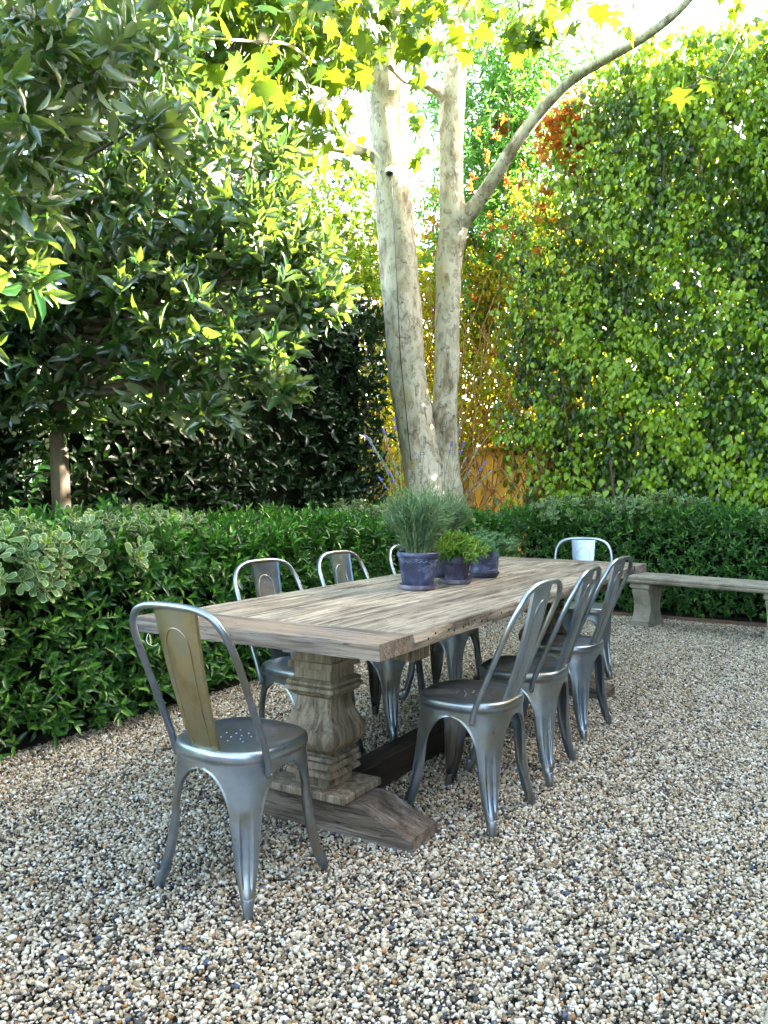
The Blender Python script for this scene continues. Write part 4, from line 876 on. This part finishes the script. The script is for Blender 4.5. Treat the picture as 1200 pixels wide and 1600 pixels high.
# 1 scalloped pot
k1 = pot_thing('plant_pot', 653, 920, 'largest blue clay pot with scalloped band under the rim, nearest on the table, holding lavender')
add_saucer(k1, .088, .022, M['saucer'])
MB().lathe([(0, .007), (.064, .007), (.068, .010), (.088, .134), (.0885, .142), (.094, .144), (.097, .150), (.097, .160), (.093, .166), (.086, .166), (.084, .158), (.080, .140), (.05, .138), (0, .138)], 48).build('pot_body', M['potblue'], k1)
mb = MB(); npt = 24 * 8; K = []
for j in range(npt + 1):
    a = 2 * math.pi * j / npt; z = .132 - .009 * abs(math.sin(a * 11)); K.append(((.0885 - (.142 - z) * .16) * math.cos(a), (.0885 - (.142 - z) * .16) * math.sin(a), z))
mb.tube(K, .0026, 6, caps=False); mb.build('scalloped_band', M['potblue'], k1)
soil_disc(k1, .083, .150)
# 2 fluted pot
k2 = pot_thing('plant_pot', 713, 911, 'small dark fluted clay pot between the others, full of yellow-green tarragon')
add_saucer(k2, .078, .022, M['saucer'])
MB().lathe([(0, .007), (.050, .007), (.0525, .012), (.064, .094), (.0655, .096), (.072, .098), (.0735, .104), (.076, .126), (.076, .130), (.070, .130), (.068, .118), (0, .116)], 120, fn=lambda a, z: .0016 * math.cos(a * 30) if .012 < z < .095 else 0).build('pot_body', M['potdark'], k2)
soil_disc(k2, .068, .120)
# 3 dark pot behind
k3 = pot_thing('plant_pot', 690, 900, 'dark blue pot half hidden between the scalloped and the fluted pot, with tall lavender'); add_saucer(k3, .085, .018, M['potdark'])
MB().lathe([(0, .007), (.062, .007), (.078, .130), (.084, .134), (.085, .150), (.078, .150), (.074, .135), (0, .133)], 40).build('pot_body', M['potdark'], k3); soil_disc(k3, .076, .138)
# 4 banded pot
k4 = pot_thing('plant_pot', 756, 901, 'greyish blue banded pot at the right end of the pot row, with silvery thyme')
add_saucer(k4, .080, .026, M['potdark'])
MB().lathe([(0, .007), (.066, .007), (.068, .012), (.069, .030), (.072, .032), (.072, .038), (.070, .040), (.073, .066), (.0765, .068), (.0765, .074), (.074, .076), (.076, .100), (.080, .102), (.080, .108), (.077, .110), (.079, .130), (.084, .134), (.084, .142), (.077, .142), (.075, .130), (0, .128)], 44, fn=lambda a, z: .0012 * math.sin(a * 2 + z * 40)).build('pot_body', M['potband'], k4)
soil_disc(k4, .075, .132)

def plant(name, pot, label, cat, group=None): l = np.array(pot.location); return thing(name, l + [0, 0, .148 if pot in (k1, k3) else .125], label, cat, group)
def needles(th, n_st, H, spread, ln, wd, mat, dens, single=0, nm='foliage', droop=0.0, flop=.5, leaf='needle', tilt=(20, 50)):
    b = np.array(th.location); P, D = [], []; mb = MB()
    for i in range(n_st):
        a = 6.283 * R.random(); lean = spread * R.random() ** .6; h = H * (.6 + .5 * R.random()) * (1 - .25 * lean / spread); r0 = .05 * R.random() ** .5
        s = np.array([r0 * math.cos(a), r0 * math.sin(a), 0]); e = s + np.array([lean * math.cos(a), lean * math.sin(a), h - droop * lean]); m = (s + e) / 2 + np.array([0, 0, .15 * h])
        pth = cat_path([s, m, e], 4); mb.tube(pth, [.0018, .0009], 4); t = np.linspace(.15, 1, dens)
        q = np.stack([np.interp(t, np.linspace(0, 1, len(pth)), pth[:, c]) for c in range(3)], 1); P.append(q + b); D.append(np.tile(unit((e - m)[None]), (dens, 1)))
    mb.build('stems', M['palestem'], th, kind='stuff'); P, D = np.concatenate(P), np.concatenate(D)
    C, Mx = shoots(P, D + rnd(len(P)) * .25, 4, ln, wd, .006, tilt[0], tilt[1], .15); foliage(L[leaf], C, Mx, th, mat, single, name=nm)
def lav_spikes(th, targets, s0=.03):
    b = np.array(th.location)
    for (px, py, d) in targets:
        e = at(px, py, d) - b; a = R.random() * 6.28; s = np.array([s0 * math.cos(a), s0 * math.sin(a), .08]) + unit((e * [1, 1, 0])[None])[0] * .05; m = (s + e) / 2 + np.array([-.1 * e[0], -.1 * e[1], .03])
        st = MB(); st.tube(cat_path([s, m, e], 5), .0014, 5); o = st.build('flower_stem', M['palestem'], th)
        dr = unit((e - m)[None])[0]; fl = MB()
        for k in range(7):
            c = e - dr * (.006 * k * (1 if k < 5 else 1.6)); rr = .0031 if k else .0022
            for j in range(3):
                aa = k * 1.1 + j * 2.09; cc = c + np.array([math.cos(aa), math.sin(aa), 0]) * .0038; fl.lathe([(0, -rr), (rr * .8, -rr * .4), (rr * .8, rr * .5), (0, rr * 1.2)], 5, cc)
        f = fl.build('flower_spike', M['petal'] if R.random() < .25 else M['bud'], o)
LG = 'lavender plants in pots on the table'
l1 = plant('lavender_plant', k1, 'bushy grey-green lavender in the scalloped pot with tall stems leaning left', 'lavender', LG)
needles(l1, 150, .29, .12, .042, .0042, M['lavender'], 9)
lav_spikes(l1, [(569, 678, 3.7), (577, 684, 3.65), (598, 668, 3.7), (616, 650, 3.7), (583, 700, 3.6), (640, 735, 3.55), (607, 735, 3.6), (663, 690, 3.6), (592, 745, 3.6), (655, 712, 3.7), (616, 722, 3.6)])
l3 = plant('lavender_plant', k3, 'upright lavender with violet flower spikes behind the fluted pot', 'lavender', LG)
needles(l3, 120, .27, .13, .042, .0042, M['lavender'], 9)
lav_spikes(l3, [(688, 680, 4.1), (694, 655, 4.1), (706, 690, 4.0), (690, 725, 4.0), (725, 690, 4.15), (728, 715, 4.1), (718, 665, 4.15), (735, 735, 4.1), (760, 720, 4.2), (770, 735, 4.2), (752, 755, 4.1), (746, 700, 4.2)])
tp = plant('tarragon_plant', k2, 'arching yellow-green tarragon in the small fluted pot', 'herb'); needles(tp, 60, .105, .13, .046, .0075, M['herb'], 6, 60, droop=.35, leaf='lance', tilt=(25, 60))
ty = plant('thyme_plant', k4, 'soft silvery green thyme spilling over the banded pot', 'herb'); needles(ty, 150, .125, .14, .016, .007, M['thyme'], 12, 0, droop=.3, leaf='lance', tilt=(30, 75))
